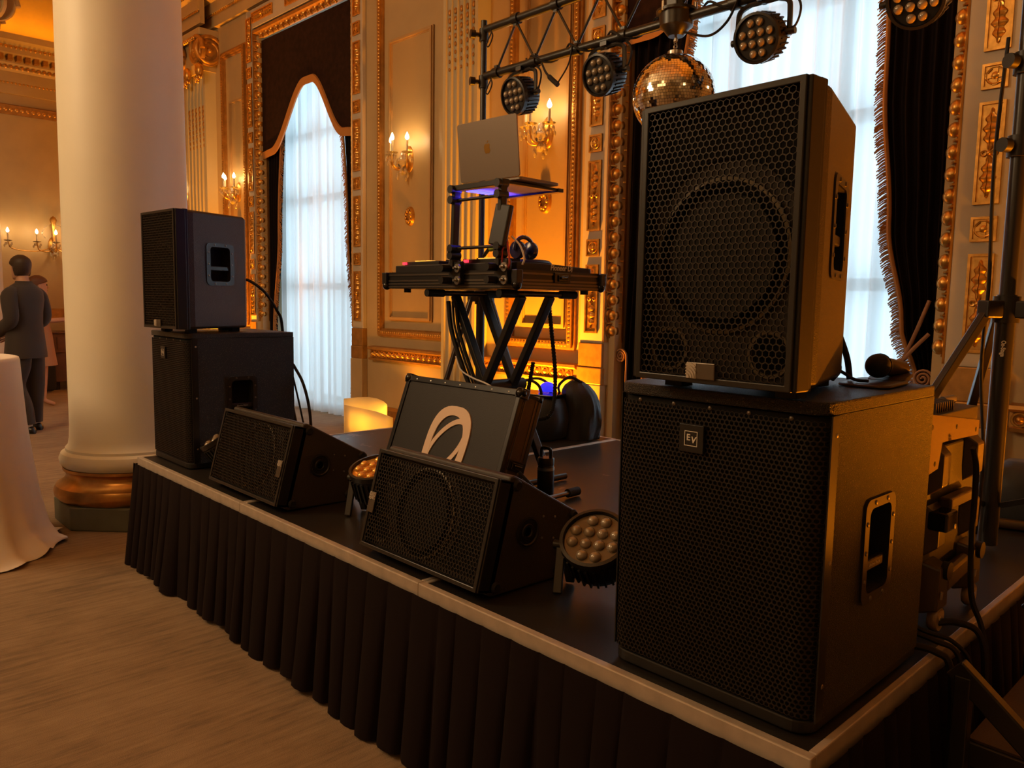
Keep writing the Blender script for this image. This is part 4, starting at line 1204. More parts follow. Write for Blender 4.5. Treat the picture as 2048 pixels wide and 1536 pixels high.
def tripod(name, lab, x, y, ztop, zhub, azs, spread, r0, r1, collars):
    t = thing(name, lab, 'stand', (x, y, S), group='truss tripods')
    B().cyl((0, 0, .02), (0, 0, zhub - S + .05), r0, n=18).build('lower_tube', 'black_metal', t, smooth=40)
    B().cyl((0, 0, zhub - S + .05), (0, 0, ztop - S), r1, n=18).build('mast', 'black_metal', t, smooth=40)
    h = zhub - S
    B().cyl((0, 0, h - .045), (0, 0, h + .045), r0 * 1.35, n=18).build('hub', 'black_plastic', t, smooth=40)
    for a in azs:
        d = Vector((math.cos(R(a)), math.sin(R(a)), 0)); sd = Vector((-d.y, d.x, 0))
        B().bar(d * (r0 * .8), d * (r0 * 3.4), .055, .07).m
        bk = B(T(0, 0, h)); bk.bar(d * (r0 * .6), d * (r0 * 3.2), r0 * 1.6, .06); bk.build('hub_bracket', 'black_plastic', t, bevel=.006)
        top = d * (r0 * 2.6) + Vector((0, 0, h - .01)); foot = d * spread + Vector((0, 0, .012))
        lg = B().bar(top, foot, r0 * .95, r0 * .95, sd).build('leg', 'black_metal', t, bevel=.004)
        B().sphere(foot, r0 * .7, 10, 6).build('rubber_foot', 'rubber', lg, smooth=50)
        midp = top.lerp(foot, .62)
        B().bar(midp, Vector((0, 0, midp.z - .16)) + d * r0, r0 * .6, .012, sd).build('brace', 'black_metal', t)
    for z in collars:
        B().cyl((0, 0, z - S - .035), (0, 0, z - S + .035), r1 * 1.5, n=14).build('collar', 'black_plastic', t, smooth=40)
        kd = -_r * .9 - _f * .3
        B().cyl(Vector((0, 0, z - S)), Vector((kd.x * .06, kd.y * .06, z - S)), .012, n=10).build('clamp_stem', 'black_plastic', t)
        B().cyl(Vector((kd.x * .055, kd.y * .055, z - S)), Vector((kd.x * .085, kd.y * .085, z - S)), .024, n=12).build('clamp_knob', 'black_plastic', t, smooth=40)
    return t
tripod('truss_tripod', 'black tripod mast rising behind the laptop', -2.92, TY, 3.0, 1.43, (262, 22, 142), .36, .026, .018, (1.62, 2.66, 2.92))
tr2 = tripod('truss_tripod', 'black tripod mast in front of the gilded window surround', -.185, TY, 3.1, 1.405, (240, 0, 120), .64, .031, .025, (1.95, 2.22))
for k, ch in enumerate(['On-Stage']):
    d = Vector((CAM.x + .185, CAM.y - TY, 0)).normalized()
    m = look(d * .0318 + Vector((0, 0, 1.272 - S)), d) @ RZ(-90) @ Matrix.Diagonal((1, 1.3, 1, 1))
    text('lettering', ch, .0145, 'print_white', tr2, m, .0003, bold=.0006)
cb = B(); cb.tube(bez([(-.15, -.05, 2.3), (-.16, -.06, 1.9), (-.145, -.07, 1.5), (-.15, -.06, 1.2), (-.12, -.07, .9), (-.13, -.05, .62)], 8), .006, 6)
o = cb.build('power_cable', 'black_matte', smooth=60); o.location = (-.08, TY, 0); tag(o, 'black cable running down beside the tripod mast at the gilded surround', 'cable', 'loose cables')

# ------------------------------------------------------------------ LED par cans
def par_can(lab, c, d, hang=None, floor=None, lensmat='lens_glass', rad=.100, facemat='black_plastic'):
    """c: centre of the housing, d: beam direction; hang: z of the pipe; floor: z of the stage"""
    t = thing('par_light', lab, 'stage light', c, group='LED par lights')
    m = look((0, 0, 0), d)
    h = B(m); h.lathe([(0, -.075), (rad * .62, -.075), (rad * .80, -.062), (rad * .93, -.03), (rad * .95, .04), (rad, .045), (rad, .066), (rad * .90, .068), (rad * .88, .052), (0, .052)], 32)
    h.build('housing', 'black_metal', t, smooth=30)
    f = B(m)
    for k in range(28):
        a = 2 * math.pi * k / 28
        f.box(0, 0, 0, 0, 0, 0) if False else f.bar((rad * .93 * math.cos(a), rad * .93 * math.sin(a), -.045), (rad * .97 * math.cos(a), rad * .97 * math.sin(a), .035), .006, .010, (math.cos(a), math.sin(a), 0))
    f.build('cooling_fins', 'black_metal', t)
    B(m).lathe([(0, .056), (rad * .87, .056), (rad * .87, .050), (0, .05)], 28).build('face_plate', facemat, t)
    pt = rad * .40
    L0 = None
    for j, cnt in enumerate((2, 4, 4, 2)):
        for i in range(cnt):
            p = m @ T((i - (cnt - 1) / 2) * pt, (j - 1.5) * pt, .056)
            if L0 is None:
                L0 = B().lathe([(pt * .42, 0), (pt * .43, .005), (pt * .32, .011), (pt * .15, .0145), (0, .0155)], 14).build('lens', lensmat, t, smooth=60); L0.matrix_local = p
            else: share(L0, t, p)
    ax = Vector((m[0][0], m[1][0], m[2][0]))       # horizontal pivot axis
    if hang is not None:
        top = hang - c[2] - .03
        for s_ in (-1, 1):
            a = ax * (s_ * (rad + .014)); u = ax * (s_ * rad * .62) + Vector((0, 0, top))
            B().tube(bez([a + Vector((0, 0, -.015)), a + Vector((0, 0, top * .55)), a * .93 + Vector((0, 0, top * .86)), u], 6), .011, 6).build('yoke_arm', 'black_metal', t, smooth=50)
            B().cyl(ax * (s_ * rad * .95), ax * (s_ * (rad + .04)), .014, n=10).build('pivot_knob', 'black_plastic', t, smooth=40)
        B().cyl(ax * (-rad * .64) + Vector((0, 0, top)), ax * (rad * .64) + Vector((0, 0, top)), .011, n=8).build('yoke_bar', 'black_metal', t, smooth=40)
        B().cyl((0, 0, top - .01), (0, 0, top + .05), .012, n=8).build('clamp_bolt', 'black_metal', t)
        B().box(-.02, .02, -.03, .03, top + .0, top + .02).build('pipe_clamp', 'black_metal', t)
        B().tube(bez([m @ Vector((.05, .02, -.07)), ax * .14 + Vector((0, 0, .02)), ax * .15 + Vector((0, 0, top * .8)), Vector((.03, 0, top + .06))], 8), .005, 6).build('power_lead', 'black_matte', t, smooth=50)
    if floor is not None:
        zf = floor - c[2] + .003
        for s_ in (-1, 1):
            a = ax * (s_ * (rad + .012))
            for dy in (-1, 1):
                q = Vector((0, 0, 1)).cross(ax) * (dy * .055)
                B().bar(a + Vector((0, 0, .01)), a * .9 + q + Vector((0, 0, zf)), .012, .028, ax).build('floor_leg', 'black_metal', t, bevel=.003)
            B().cyl(ax * (s_ * rad * .95), ax * (s_ * (rad + .035)), .014, n=10).build('pivot_knob', 'black_plastic', t, smooth=40)
    return t
par_can('hanging par light above the laptop', (-2.60, TY, 2.530), (-.05, -.95, -.22), hang=ZL)
par_can('hanging par light next to the mirror ball', (-2.00, TY, 2.530), (-.02, -.95, -.28), hang=ZL)
par_can('hanging par light in front of the sheer curtain', (-1.155, TY, 2.518), (.05, -.95, -.30), hang=ZL)
par_can('hanging par light at the dark fringed curtain', (-.535, TY, 2.520), (.06, -.90, -.42), hang=ZL)
par_can('floor par light with painted amber reflection between the two wedges', (-1.915, .32, .700), (.12, -.30, .95), floor=S, lensmat='lens_amber_reflection', facemat='lens_amber_reflection')
par_can('floor par light between wedge and big subwoofer', (-.815, .34, .690), (.22, -.55, .75), floor=S, facemat='par_face')
par_can('floor par light in the shade beside the far subwoofer', (-3.02, .20, .690), (-.25, -.50, .80), floor=S, facemat='par_face')

# cables wrapped along the lower chord
cb = B(); pts = []
for k in range(90):
    x = -2.6 + k * .024; a = k * .55
    pts.append((x, TY + .030 * math.cos(a) , ZL + .030 * math.sin(a) + .006))
cb.tube(pts, .006, 6)
o = cb.build('power_cable', 'black_matte', smooth=60); tag(o, 'black cable spiralled along the lower truss pipe', 'cable', 'loose cables')
cb = B(); cb.tube(bez([(-2.42, TY - .03, ZL - .03), (-2.36, TY - .05, ZL - .10), (-2.28, TY - .05, ZL - .17)], 8), [.006] * 10 + [.013] * 7, 6); cb.tube(bez([(-2.20, TY - .03, ZL + .02), (-2.22, TY - .04, ZL - .08), (-2.28, TY - .05, ZL - .16)], 8), .004, 6)
o = cb.build('power_cable', 'black_matte', smooth=60); tag(o, 'loose plug hanging from the truss between two lights', 'cable', 'loose cables')
cb = B(); cb.tube(bez([(-1.50, TY - .07, 2.60), (-1.38, TY - .06, 2.56), (-1.30, TY - .05, 2.60), (-1.26, TY - .03, 2.69)], 8), .0055, 6)
o = cb.build('power_cable', 'black_matte', smooth=60); tag(o, 'black cable looping from the mirror ball motor', 'cable', 'loose cables')

# ------------------------------------------------------------------ mirror ball
def mirror_ball():
    c = Vector((-1.585, TY - .01, 2.350)); r = .186
    t = thing('mirror_ball', 'mirror ball hanging from a motor on the truss', 'mirror ball', c)
    B().sphere((0, 0, 0), r - .002, 40, 24).build('ball_core', 'black_matte', t, smooth=60)
    b = B(); vs = []; fs = []; rr = random.Random(2); st = .0125; nr = int(math.pi * r / st)
    for j in range(nr):
        la = -math.pi / 2 + (j + .5) * math.pi / nr; n = max(3, int(2 * math.pi * r * math.cos(la) / st))
        for i in range(n):
            lo = 2 * math.pi * (i + (j % 2) * .5) / n
            nn = Vector((math.cos(la) * math.cos(lo), math.cos(la) * math.sin(lo), math.sin(la)))
            e1 = Vector((-math.sin(lo), math.cos(lo), 0)); e2 = nn.cross(e1)
            t1, t2 = rr.gauss(0, .035), rr.gauss(0, .035); hs = st * .46; o = len(vs)
            for a, q in ((-1, -1), (1, -1), (1, 1), (-1, 1)):
                vs.append(nn * (r + a * hs * t1 + q * hs * t2) + e1 * (a * hs) + e2 * (q * hs))
            fs.append((o, o + 1, o + 2, o + 3))
    b.add(vs, fs); b.build('mirror_tiles', 'mirror_tile', t, recalc=False)['kind'] = 'stuff'
    B().cyl((0, 0, r - .01), (0, 0, r + .012), .035, n=16).build('top_cap', 'steel', t, smooth=40)
    ch = B()
    for k in range(4):
        ch.torus((0, 0, r + .02 + .014 * k), .009, .003, 10, 5, RX(90) if k % 2 else RX(90) @ RY(90))
    ch.cyl((0, 0, r + .055), (0, 0, r + .10), .006, n=8)
    ch.build('chain', 'steel', t, smooth=50)
    z = r + .09
    B().lathe([(0, z - .012), (.035, z - .012), (.045, z), (.062, z + .022), (.075, z + .03), (.078, z + .085), (.092, z + .088), (.092, z + .10), (0, z + .10)], 28).build('motor', 'black_metal', t, smooth=30)
    for k in range(3):
        a = R(20 + 120 * k); B().cyl((.085 * math.cos(a), .085 * math.sin(a), z + .085), (.085 * math.cos(a), .085 * math.sin(a), z + .125), .008, n=8).build('eye_bolt', 'steel', t)
    B().box(-.03, .03, -.045, .04, z + .10, z + .155).build('pipe_clamp', 'black_metal', t, bevel=.006)
    return t
mirror_ball()
# ================================================================== the disc jockey position
def xstand():
    t = thing('keyboard_stand', 'black double braced X stand under the controller case', 'stand', (0, 0, S))
    zt = 1.438 - S
    for x, ys in ((-1.85, (.885, 1.365)), (-2.35, (.885, 1.355))):
        B().cyl((x, ys[0] + .08, zt), (x, ys[1] - .08, zt), .013, n=12).build('support_tube', 'black_metal', t, smooth=40)
        for y0, y1 in ((ys[0], ys[0] + .10), (ys[1] - .10, ys[1])):
            B().cyl((x, y0, zt), (x, y1, zt), .0185, n=12).build('rubber_sleeve', 'rubber', t, smooth=40)
    for y in (1.02, 1.20):
        B().bar((-1.85, y, zt - .01), (-2.32, y, .03), .03, .042, (0, 1, 0)).build('brace_bar', 'black_metal', t, bevel=.004)
        B().bar((-2.35, y + .04, zt - .01), (-1.88, y + .04, .03), .03, .042, (0, 1, 0)).build('brace_bar', 'black_metal', t, bevel=.004)
    for x in (-1.88, -2.32):
        B().cyl((x, .88, .02), (x, 1.36, .02), .016, n=12).build('foot_tube', 'black_metal', t, smooth=40)
    B().cyl((-2.1, 1.0, zt * .5 + .01), (-2.1, 1.28, zt * .5 + .01), .03, n=16).build('pivot_bolt', 'black_plastic', t, smooth=40)
xstand()
CX0, CX1, CY0, CY1, CZ = -2.66, -1.73, .875, 1.405, 1.4575
def ball_corner(p, t, r=.021):
    B().sphere(p, r, 14, 9).build('ball_corner', 'black_gloss', t, smooth=60)
def latch(t, m):
    b = B(m); b.box(-.05, .05, -.006, .001, -.022, .022); b.box(-.03, .03, -.012, -.004, -.016, .012); b.cyl((-.02, -.014, .0), (.02, -.014, .0), .006, n=8)
    b.build('butterfly_latch', 'black_gloss', t, bevel=.002)
def djcase():
    t = thing('flight_case', 'black flight case tray on the X stand holding the controller', 'flight case', (0, 0, 0))
    b = B(); h = .078
    ring_plate(b, [(CX0, CY0), (CX1, CY0), (CX1, CY1), (CX0, CY1)], [(CX0 + .012, CY0 + .012), (CX1 - .012, CY0 + .012), (CX1 - .012, CY1 - .012), (CX0 + .012, CY1 - .012)], CZ, CZ + h, 'xyz')
    b.box(CX0 + .01, CX1 - .01, CY0 + .01, CY1 - .01, CZ, CZ + .012)
    b.build('tray', 'black_metal', t)
    for k, z in enumerate((.004, .018, .032, .060)):
        r = B(); ring_plate(r, [(CX0 - .004, CY0 - .004), (CX1 + .004, CY0 - .004), (CX1 + .004, CY1 + .004), (CX0 - .004, CY1 + .004)], [(CX0, CY0), (CX1, CY0), (CX1, CY1), (CX0, CY1)], CZ + z, CZ + z + .008, 'xyz')
        r.build('edge_extrusion', 'steel_dark', t)
    for x in (CX0, CX1):
        for y in (CY0, CY1):
            ball_corner((x, y, CZ + .014), t)
            B().box(x - .018, x + .018, y - .018, y + .018, CZ + .02, CZ + h).build('corner_bracket', 'black_metal', t, bevel=.004)
    latch(t, T(CX1 + .004, 1.14, CZ + .05) @ RZ(90))
    for x in (CX0 + .06, CX1 - .06):
        for y in (CY0 + .03, CY1 - .05): B().box(x - .02, x + .02, y - .015, y + .015, CZ - .0, CZ + .001) if False else None
    for x, y in ((CX0 + .09, CY0 + .06), (CX1 - .02, CY1 - .09), (CX0 + .09, CY1 - .06)):
        B().cyl((x, y, CZ - .018), (x, y, CZ), .018, n=10).build('rubber_foot', 'rubber', t)
    return t
djcase()
def controller():
    t = thing('dj_controller', 'black two deck music controller with lit pads in the flight case', 'music controller', (0, 0, 0))
    x0, x1, y0, y1 = CX0 + .03, CX1 - .035, CY0 + .03, CY1 - .03; z0 = CZ + .0135; z1 = CZ + .112
    B().prism([(y0, z0), (y1, z0), (y1, z1 - .012), (y0 + .16, z1), (y0, z1)], x0, x1, 'yzx').build('body', 'black_plastic', t, bevel=.004)
    text('lettering', 'Pioneer Dj', .034, 'print_white', t, T(x1 + .0006, 1.178, CZ + .094) @ RZ(90) @ FRONT, .0004, bold=.0008, shear=.12, space=.95)
    for cx in (x0 + .2, x1 - .2):
        B().lathe([(.12, 0), (.125, .012), (.115, .022), (.10, .026), (0, .026)], 36, T(cx, y0 + .24, z1 - .004)).build('jog_wheel', 'black_plastic', t, smooth=40)
        B().box(cx - .15, cx + .12, y0 + .02, y0 + .10, z1 - .001, z1 + .018).build('display_hood', 'black_plastic', t, bevel=.003)
        for k in range(3):
            B().box(cx - .06 + .045 * k, cx - .035 + .045 * k, y0 + .015, y0 + .05, z1 + .018, z1 + .0215).build('lit_pad', 'pad_led', t)
        B().box(cx - .155, cx - .130, y0 + .01, y0 + .03, z1 + .004, z1 + .016).build('cue_button', 'red_led', t)
    for k in range(8):
        B().cyl((-2.32 + .035 * (k % 4) * 1.2, y0 + .08 + .1 * (k // 4), z1), (-2.32 + .035 * (k % 4) * 1.2, y0 + .08 + .1 * (k // 4), z1 + .024), .009, n=10).build('knob', 'black_plastic', t)
    return t
controller()
def laptop_stand():
    t = thing('laptop_stand', 'black folding laptop stand with added blue light under its tray', 'laptop stand', (0, 0, 0))
    xs = (-2.107, -1.806); y = .868
    for x in xs:
        B().bar((x - .01, y - .012, 1.55), (x + .004, y - .012, 1.888), .022, .034, (0, 1, 0)).build('upright', 'black_metal', t, bevel=.003)
        for z in (1.84, 1.63, 1.60, 1.885):
            B().cyl((x, y - .045, z), (x, y + .01, z), .018, n=12).build('joint_knob', 'black_plastic', t, smooth=40)
        # clamp on the case front
        B().box(x - .035, x + .045, y - .022, y + .004, 1.475, 1.575).build('clamp_plate', 'black_metal', t, bevel=.003)
        for z in (1.492, 1.545):
            B().cyl((x - .022, y - .075, z), (x - .022, y - .022, z), .0165, n=12).build('clamp_knob', 'black_plastic', t, smooth=40)
            rg = B(); rg.lathe([(.008, -.004), (.008, .004), (.019, .004), (.019, -.004)], 18, T(x + .033, y - .026, z) @ RX(90)); rg.cyl((x + .033, y - .05, z), (x + .033, y - .022, z), .0055, n=8)
            rg.build('clamp_washer', 'steel', t, smooth=30)
    for z in (1.838, 1.632):
        B().cyl((xs[0], y - .012, z), (xs[1], y - .012, z), .007, n=10).build('cross_bar', 'black_metal', t, smooth=40)
    # tray
    z = 1.892
    B().box(xs[0] - .02, xs[1] + .02, y - .03, y + .01, z - .014, z + .010).build('front_bar', 'black_metal', t, bevel=.003)
    for x in xs:
        B().box(x - .012, x + .012, y, y + .33, z - .006, z + .006).build('tray_arm', 'black_metal', t, bevel=.002)
    B().box(xs[0], xs[1], y + .02, y + .30, z - .002, z + .004).build('tray_plate', 'tray_blue', t)
    B().box(xs[0] - .01, xs[1] + .02, y + .30, y + .335, z - .010, z + .006).build('rear_bar', 'black_metal', t, bevel=.002)
    B().box(xs[0] + .02, xs[0] + .03, y + .03, y + .27, z - .012, z - .003).build('added_blue_strip', 'blue_led', t)  # emitter added to turn the tray underside blue
    light('added_blue_fill', 'AREA', (xs[0] + .05, y + .15, z - .05), (.08, .05, 1.0), 1.3, t, shape='RECTANGLE', size=.05, size_y=.24).rotation_euler = (R(180), R(-35), 0)
    return t
mat('tray_blue', (.35, .33, .40), .4)
laptop_stand()
def laptop():
    t = thing('laptop', 'silver laptop open on the raised stand with back of the lid showing', 'laptop', (-2.114, .891, 1.9045), .05)
    w, h = .356, .248
    B().prism(rrect(w, .245, .012, 4, w / 2, .1275), .0, .012, 'xyz').build('base', 'laptop_alu', t, bevel=.002)
    m = T(0, .004, .012) @ RX(6.3)
    lid = B(m).prism(rrect(w, h, .012, 4, w / 2, h / 2), -.005, .001, 'xzy').build('lid', 'laptop_alu', t, bevel=.0015)
    B(m).prism(rrect(w - .012, h - .014, .008, 4, w / 2, h / 2), .001, .0018, 'xzy').build('screen', 'screen_dark', lid)
    a = B(m @ T(w * .5, -.0054, h * .52))
    pts = [(0.0, .017), (.006, .021), (.013, .019), (.017, .012), (.0135, .006), (.0145, -.002), (.0185, -.007), (.014, -.016), (.009, -.021), (.004, -.0195), (0, -.0185), (-.004, -.0195), (-.009, -.021), (-.0155, -.012), (-.0185, .0), (-.018, .010), (-.013, .018), (-.006, .0205)]
    a.prism([(x * 1.0, z) for x, z in pts], -.0004, .0, 'xzy')
    a.prism([(0.0, .023), (.001, .029), (.008, .034), (.008, .028)], -.0004, .0, 'xzy')
    a.build('lid_emblem', 'logo_mirror', lid)
    return t
laptop()
o = B(T(-1.80, .846, 1.715) @ RY(9) @ RX(-6)); o.box(-.045, .045, -.013, .012, -.085, .085)
o = o.build('portable_drive', 'black_plastic', bevel=.006); tag(o, 'black portable drive strapped to the laptop stand upright', 'portable drive')
def headphones():
    t = thing('headphones', 'dark blue headphones resting on the controller beside the stand', 'headphones', (-1.80, .98, 1.60))
    B().tube([(0 + .0, .055 * math.cos(R(a)), .055 * math.sin(R(a)) + .02) for a in range(-10, 191, 12)], .009, 8).build('headband', 'blue_shell', t, smooth=50)
    for s_ in (-1, 1):
        B().lathe([(0, .0), (.036, .0), (.04, .012), (.036, .026), (.02, .032), (0, .033)], 20, T(0, s_ * .05, .02) @ RX(90 * s_)).build('ear_cup', 'blue_shell', t, smooth=50)
mat('blue_shell', (.02, .025, .14), .25, coat=.5)
headphones()
def cable(name, pts, r, m, lab, grp='loose cables', n=8):
    o = B().tube(bez(pts, n), r, 6).build(name, m, smooth=60)
    return tag(o, lab, 'cable', grp)
cable('lanyard', [(-1.775, .855, 1.66), (-1.79, .845, 1.60), (-1.785, .85, 1.545), (-1.765, .85, 1.535), (-1.75, .85, 1.56), (-1.76, .85, 1.62), (-1.773, .855, 1.66)], .004, 'red_cord', 'red braided cord loop hanging over the case front', None)
cable('signal_cable', [(-1.76, .87, 1.67), (-1.72, .88, 1.63), (-1.70, .885, 1.58), (-1.715, .89, 1.555)], .004, 'white_cord', 'short white cable by the headphones')
cable('signal_cable', [(-2.0, .93, 1.60), (-1.95, .93, 1.64), (-1.90, .92, 1.63), (-1.86, .90, 1.60)], .008, 'black_matte', 'black cable bundle behind the laptop stand')
o = B().cyl((-1.93, .905, 1.625), (-1.865, .90, 1.638), .011, n=10).build('cable_tie', 'green_tape', smooth=40); tag(o, 'yellow green tape wrapped on the cables behind the laptop stand', 'tape')
for k, (dx, dy) in enumerate(((0, 0), (.02, .03), (-.03, .05))):
    cable('signal_cable', [(-2.33 + dx, 1.0 + dy, 1.40), (-2.30 + dx, 1.0 + dy, 1.25), (-2.20 + dx, 1.02 + dy, 1.02), (-2.08 + dx, 1.05 + dy, .80), (-2.0 + dx, 1.08 + dy, .575)], .012 - .003 * k, 'black_matte', ['thick black cable dropping down the X stand', 'second black cable taped along the X stand', 'thin black cable hanging inside the X stand'][k])
cable('signal_cable', [(-2.27, 1.0, 1.14), (-2.22, .99, 1.08), (-2.12, .98, 1.05), (-2.02, .98, 1.03), (-1.9, 1.0, .98)], .004, 'white_cord', 'white cable swagged across the X stand')
# coiled cable
pts = []
base = bez([(-1.90, 1.24, 1.42), (-1.93, 1.30, 1.25), (-1.94, 1.34, 1.05), (-1.95, 1.33, .88), (-2.0, 1.28, .845), (-2.04, 1.25, .88), (-2.03, 1.25, .98), (-2.01, 1.26, 1.12)], 26)
o = B().tube(base, [.0115 if k % 2 else .0085 for k in range(len(base))], 8).build('coiled_cable', 'black_matte', smooth=60); tag(o, 'black coiled cable looping below the controller case', 'cable', 'loose cables')

def case_lid():
    ang = math.degrees(math.atan2(.173, .481)); m = T(-2.44, .674 + .0170, S + .006 + .0470) @ RX(-ang)
    t = thing('flight_case', 'black flight case lid with white emblem leaning behind the wedge', 'flight case', mw=m)
    w, h, d = .783, .46, .13
    B().box(.004, w - .004, .004, d, .004, h - .004).build('panel', 'case_laminate', t)
    for nm, bx in (('edge_extrusion', (0, w, -.003, .022, h - .026, h + .002)), ('edge_extrusion', (0, w, -.003, .022, 0, .026)), ('edge_extrusion', (0, .024, -.003, .022, .026, h - .026)), ('edge_extrusion', (w - .024, w, -.003, .022, .026, h - .026)),
                   ('rim_extrusion', (-.002, w + .002, d - .022, d + .002, h - .02, h + .003)), ('rim_extrusion', (-.002, .02, d - .022, d + .002, 0, h - .02)), ('rim_extrusion', (w - .02, w + .002, d - .022, d + .002, 0, h - .02))):
        B().box(*bx).build(nm, 'black_metal', t, bevel=.003)
    B().box(w - .006, w, .022, d - .022, .02, h - .02).build('side_board', 'case_side_lit', t)
    for k in range(2):
        B().box(w - .001, w + .003, .03 + .062 * k, .034 + .062 * k, .02, h - .02).build('groove_rib', 'steel_dark', t)
    for x in (.010, w - .010):
        for z in (.012, h - .012):
            ball_corner((x, .008, z), t, .024)
            B().box(x - .02, x + .02, -.005, .04, z - .022, z + .022).build('corner_bracket', 'black_metal', t, bevel=.005)
            ball_corner((x, d - .01, z), t, .016)
    latch(t, T(w + .002, .075, h * .34) @ RZ(90))
    for k in range(7):
        B().lathe([(0, .002), (.004, .001), (.0045, 0)], 8, T(.08 + .105 * k, -.003, h - .014) @ RX(90)).build('rivet', 'steel', t)
    # emblem: slanted oval ring crossed by a slanted slot
    cx, cz = .405, .170
    def ell(a, c, rot, n=40, sh=0.0, e=2.0):
        o_ = []
        for k in range(n):
            th = 2 * math.pi * k / n; co, si = math.cos(th), math.sin(th)
            x = a * math.copysign(abs(co) ** (2 / e), co); z = c * math.copysign(abs(si) ** (2 / e), si)
            x2 = x * math.cos(rot) - z * math.sin(rot); z2 = x * math.sin(rot) + z * math.cos(rot)
            o_.append((cx + x2 + sh * z2, cz + z2))
        return o_
    e = B(); ring_plate(e, ell(.140, .180, 0, sh=.06, e=2.7), ell(.100, .138, 0, sh=.06, e=2.3), -.0020, .004, 'xzy')
    ring_plate(e, ell(.158, .084, R(48)), ell(.130, .062, R(48)), -.0014, .004, 'xzy')
    e.build('emblem', 'white_logo', t)
    return t
mat('case_side_lit', (.085, .045, .018), .4)  # amber light on this side painted in as a paler brown
mat('case_laminate', (.016, .013, .011), .5, bump=.3, bscale=260)
case_lid()

# ------------------------------------------------------------------ bottle, bags and small things on the stage
def bottle():
    t = thing('water_bottle', 'black steel water bottle with carry loop on the stage floor', 'bottle', (-1.735, 1.075, S + .001))
    B().lathe([(0, 0), (.034, 0), (.037, .004), (.037, .118), (.035, .128), (.033, .132), (.033, .14), (0, .14)], 28).build('body', 'bottle_black', t, smooth=40)
    B().lathe([(.0365, .112), (.0378, .112), (.0378, .124), (.0365, .124)], 28).build('steel_band', 'steel', t, smooth=30)
    B().lathe([(.0335, .132), (.0365, .134), (.0365, .162), (.033, .167), (0, .167)], 28).build('cap', 'black_plastic', t, smooth=40)
    B().tube(bez([(-.028, 0, .16), (-.028, 0, .195), (-.018, 0, .208), (.018, 0, .208), (.028, 0, .195), (.028, 0, .16)], 5), .0075, 8).build('carry_loop', 'black_plastic', t, smooth=50)
bottle()
o = thing('floor_stand', 'short black stand foot with rubber cap behind the wedge', 'stand', (-1.63, 1.06, S))
B().cyl((.01, -.16, .022), (.0, .05, .022), .011, n=12).build('tube', 'steel_dark', o, smooth=40)
B().cyl((.0, .045, .022), (-.003, .115, .022), .019, n=14).build('rubber_cap', 'rubber', o, smooth=40)
cable('signal_cable', [(-1.62, .80, .72), (-1.58, .84, .66), (-1.56, .90, .60), (-1.60, .97, .573), (-1.66, 1.02, .573)], .007, 'black_matte', 'black cable from the lid latch down to the deck')

def duffel():
    t = thing('duffel_bag', 'low black duffel bag with a tablet on top behind the X stand', 'bag', (-2.85, 2.10, S + .002), .25)
    rings = []
    for k, (z, w, d) in enumerate(((0, .20, .13), (.02, .235, .155), (.12, .245, .165), (.20, .235, .155), (.25, .215, .14), (.262, .19, .12))):
        ring = []
        for i in range(24):
            a = 2 * math.pi * i / 24; q = 1 + .03 * math.sin(5 * a + k)
            ring.append((w * math.copysign(abs(math.cos(a)) ** .45, math.cos(a)) * q, d * math.copysign(abs(math.sin(a)) ** .45, math.sin(a)) * q, z))
        rings.append(ring)
    B().loft(rings).build('bag_body', 'bag_nylon', t, smooth=60)
    for yy in (-.06, .06):
        B().tube(bez([(-.12, yy, .25), (-.10, yy, .33), (0, yy, .36), (.08, yy, .33), (.11, yy, .25)], 6), .009, 6).build('carry_handle', 'black_matte', t, smooth=50)
duffel()
o = B(T(-2.80, 2.10, .832) @ RZ(12)).box(-.17, .17, -.11, .11, 0, .012).build('tablet', 'black_gloss', bevel=.003); tag(o, 'black glossy tablet lying flat on the duffel bag', 'tablet')
o = B().sphere((-2.775, 2.16, .85), .058, 20, 8, (1, 1, 1.0), 0.0, 1.0).build('lamp_dome', 'blue_dome', smooth=60); tag(o, 'small glowing blue dome on the tablet', 'lamp')
def backpack():
    t = thing('backpack', 'dark grey nylon backpack slumped at the rear edge of the stage', 'bag', (-2.625, 2.28, S + .002), .4)
    rings = []
    for k in range(13):
        q = k / 12; z = .36 * q
        w = .125 * (1 - .25 * q ** 3) * math.sqrt(max(.05, 1 - (max(0, q - .72) / .30) ** 2)); d = .10 * (1 - .2 * q) * math.sqrt(max(.05, 1 - (max(0, q - .72) / .30) ** 2))
        ring = []
        for i in range(40):
            a = 2 * math.pi * i / 40; f = 1 + .10 * math.sin(7 * a + 1.5 * math.sin(6 * q)) * (1 - q) + .05 * math.sin(13 * a + 5 * q)
            ring.append((w * math.cos(a) * f + .02 * math.sin(4 * q), d * math.sin(a) * f, z))
        rings.append(ring)
    B().loft(rings).build('bag_body', 'bag_nylon', t, smooth=70)
    B().tube(bez([(-.10, -.02, .25), (-.12, -.03, .32), (-.05, -.03, .38), (.03, -.02, .35)], 6), .009, 6).build('strap', 'black_matte', t, smooth=50)
backpack()

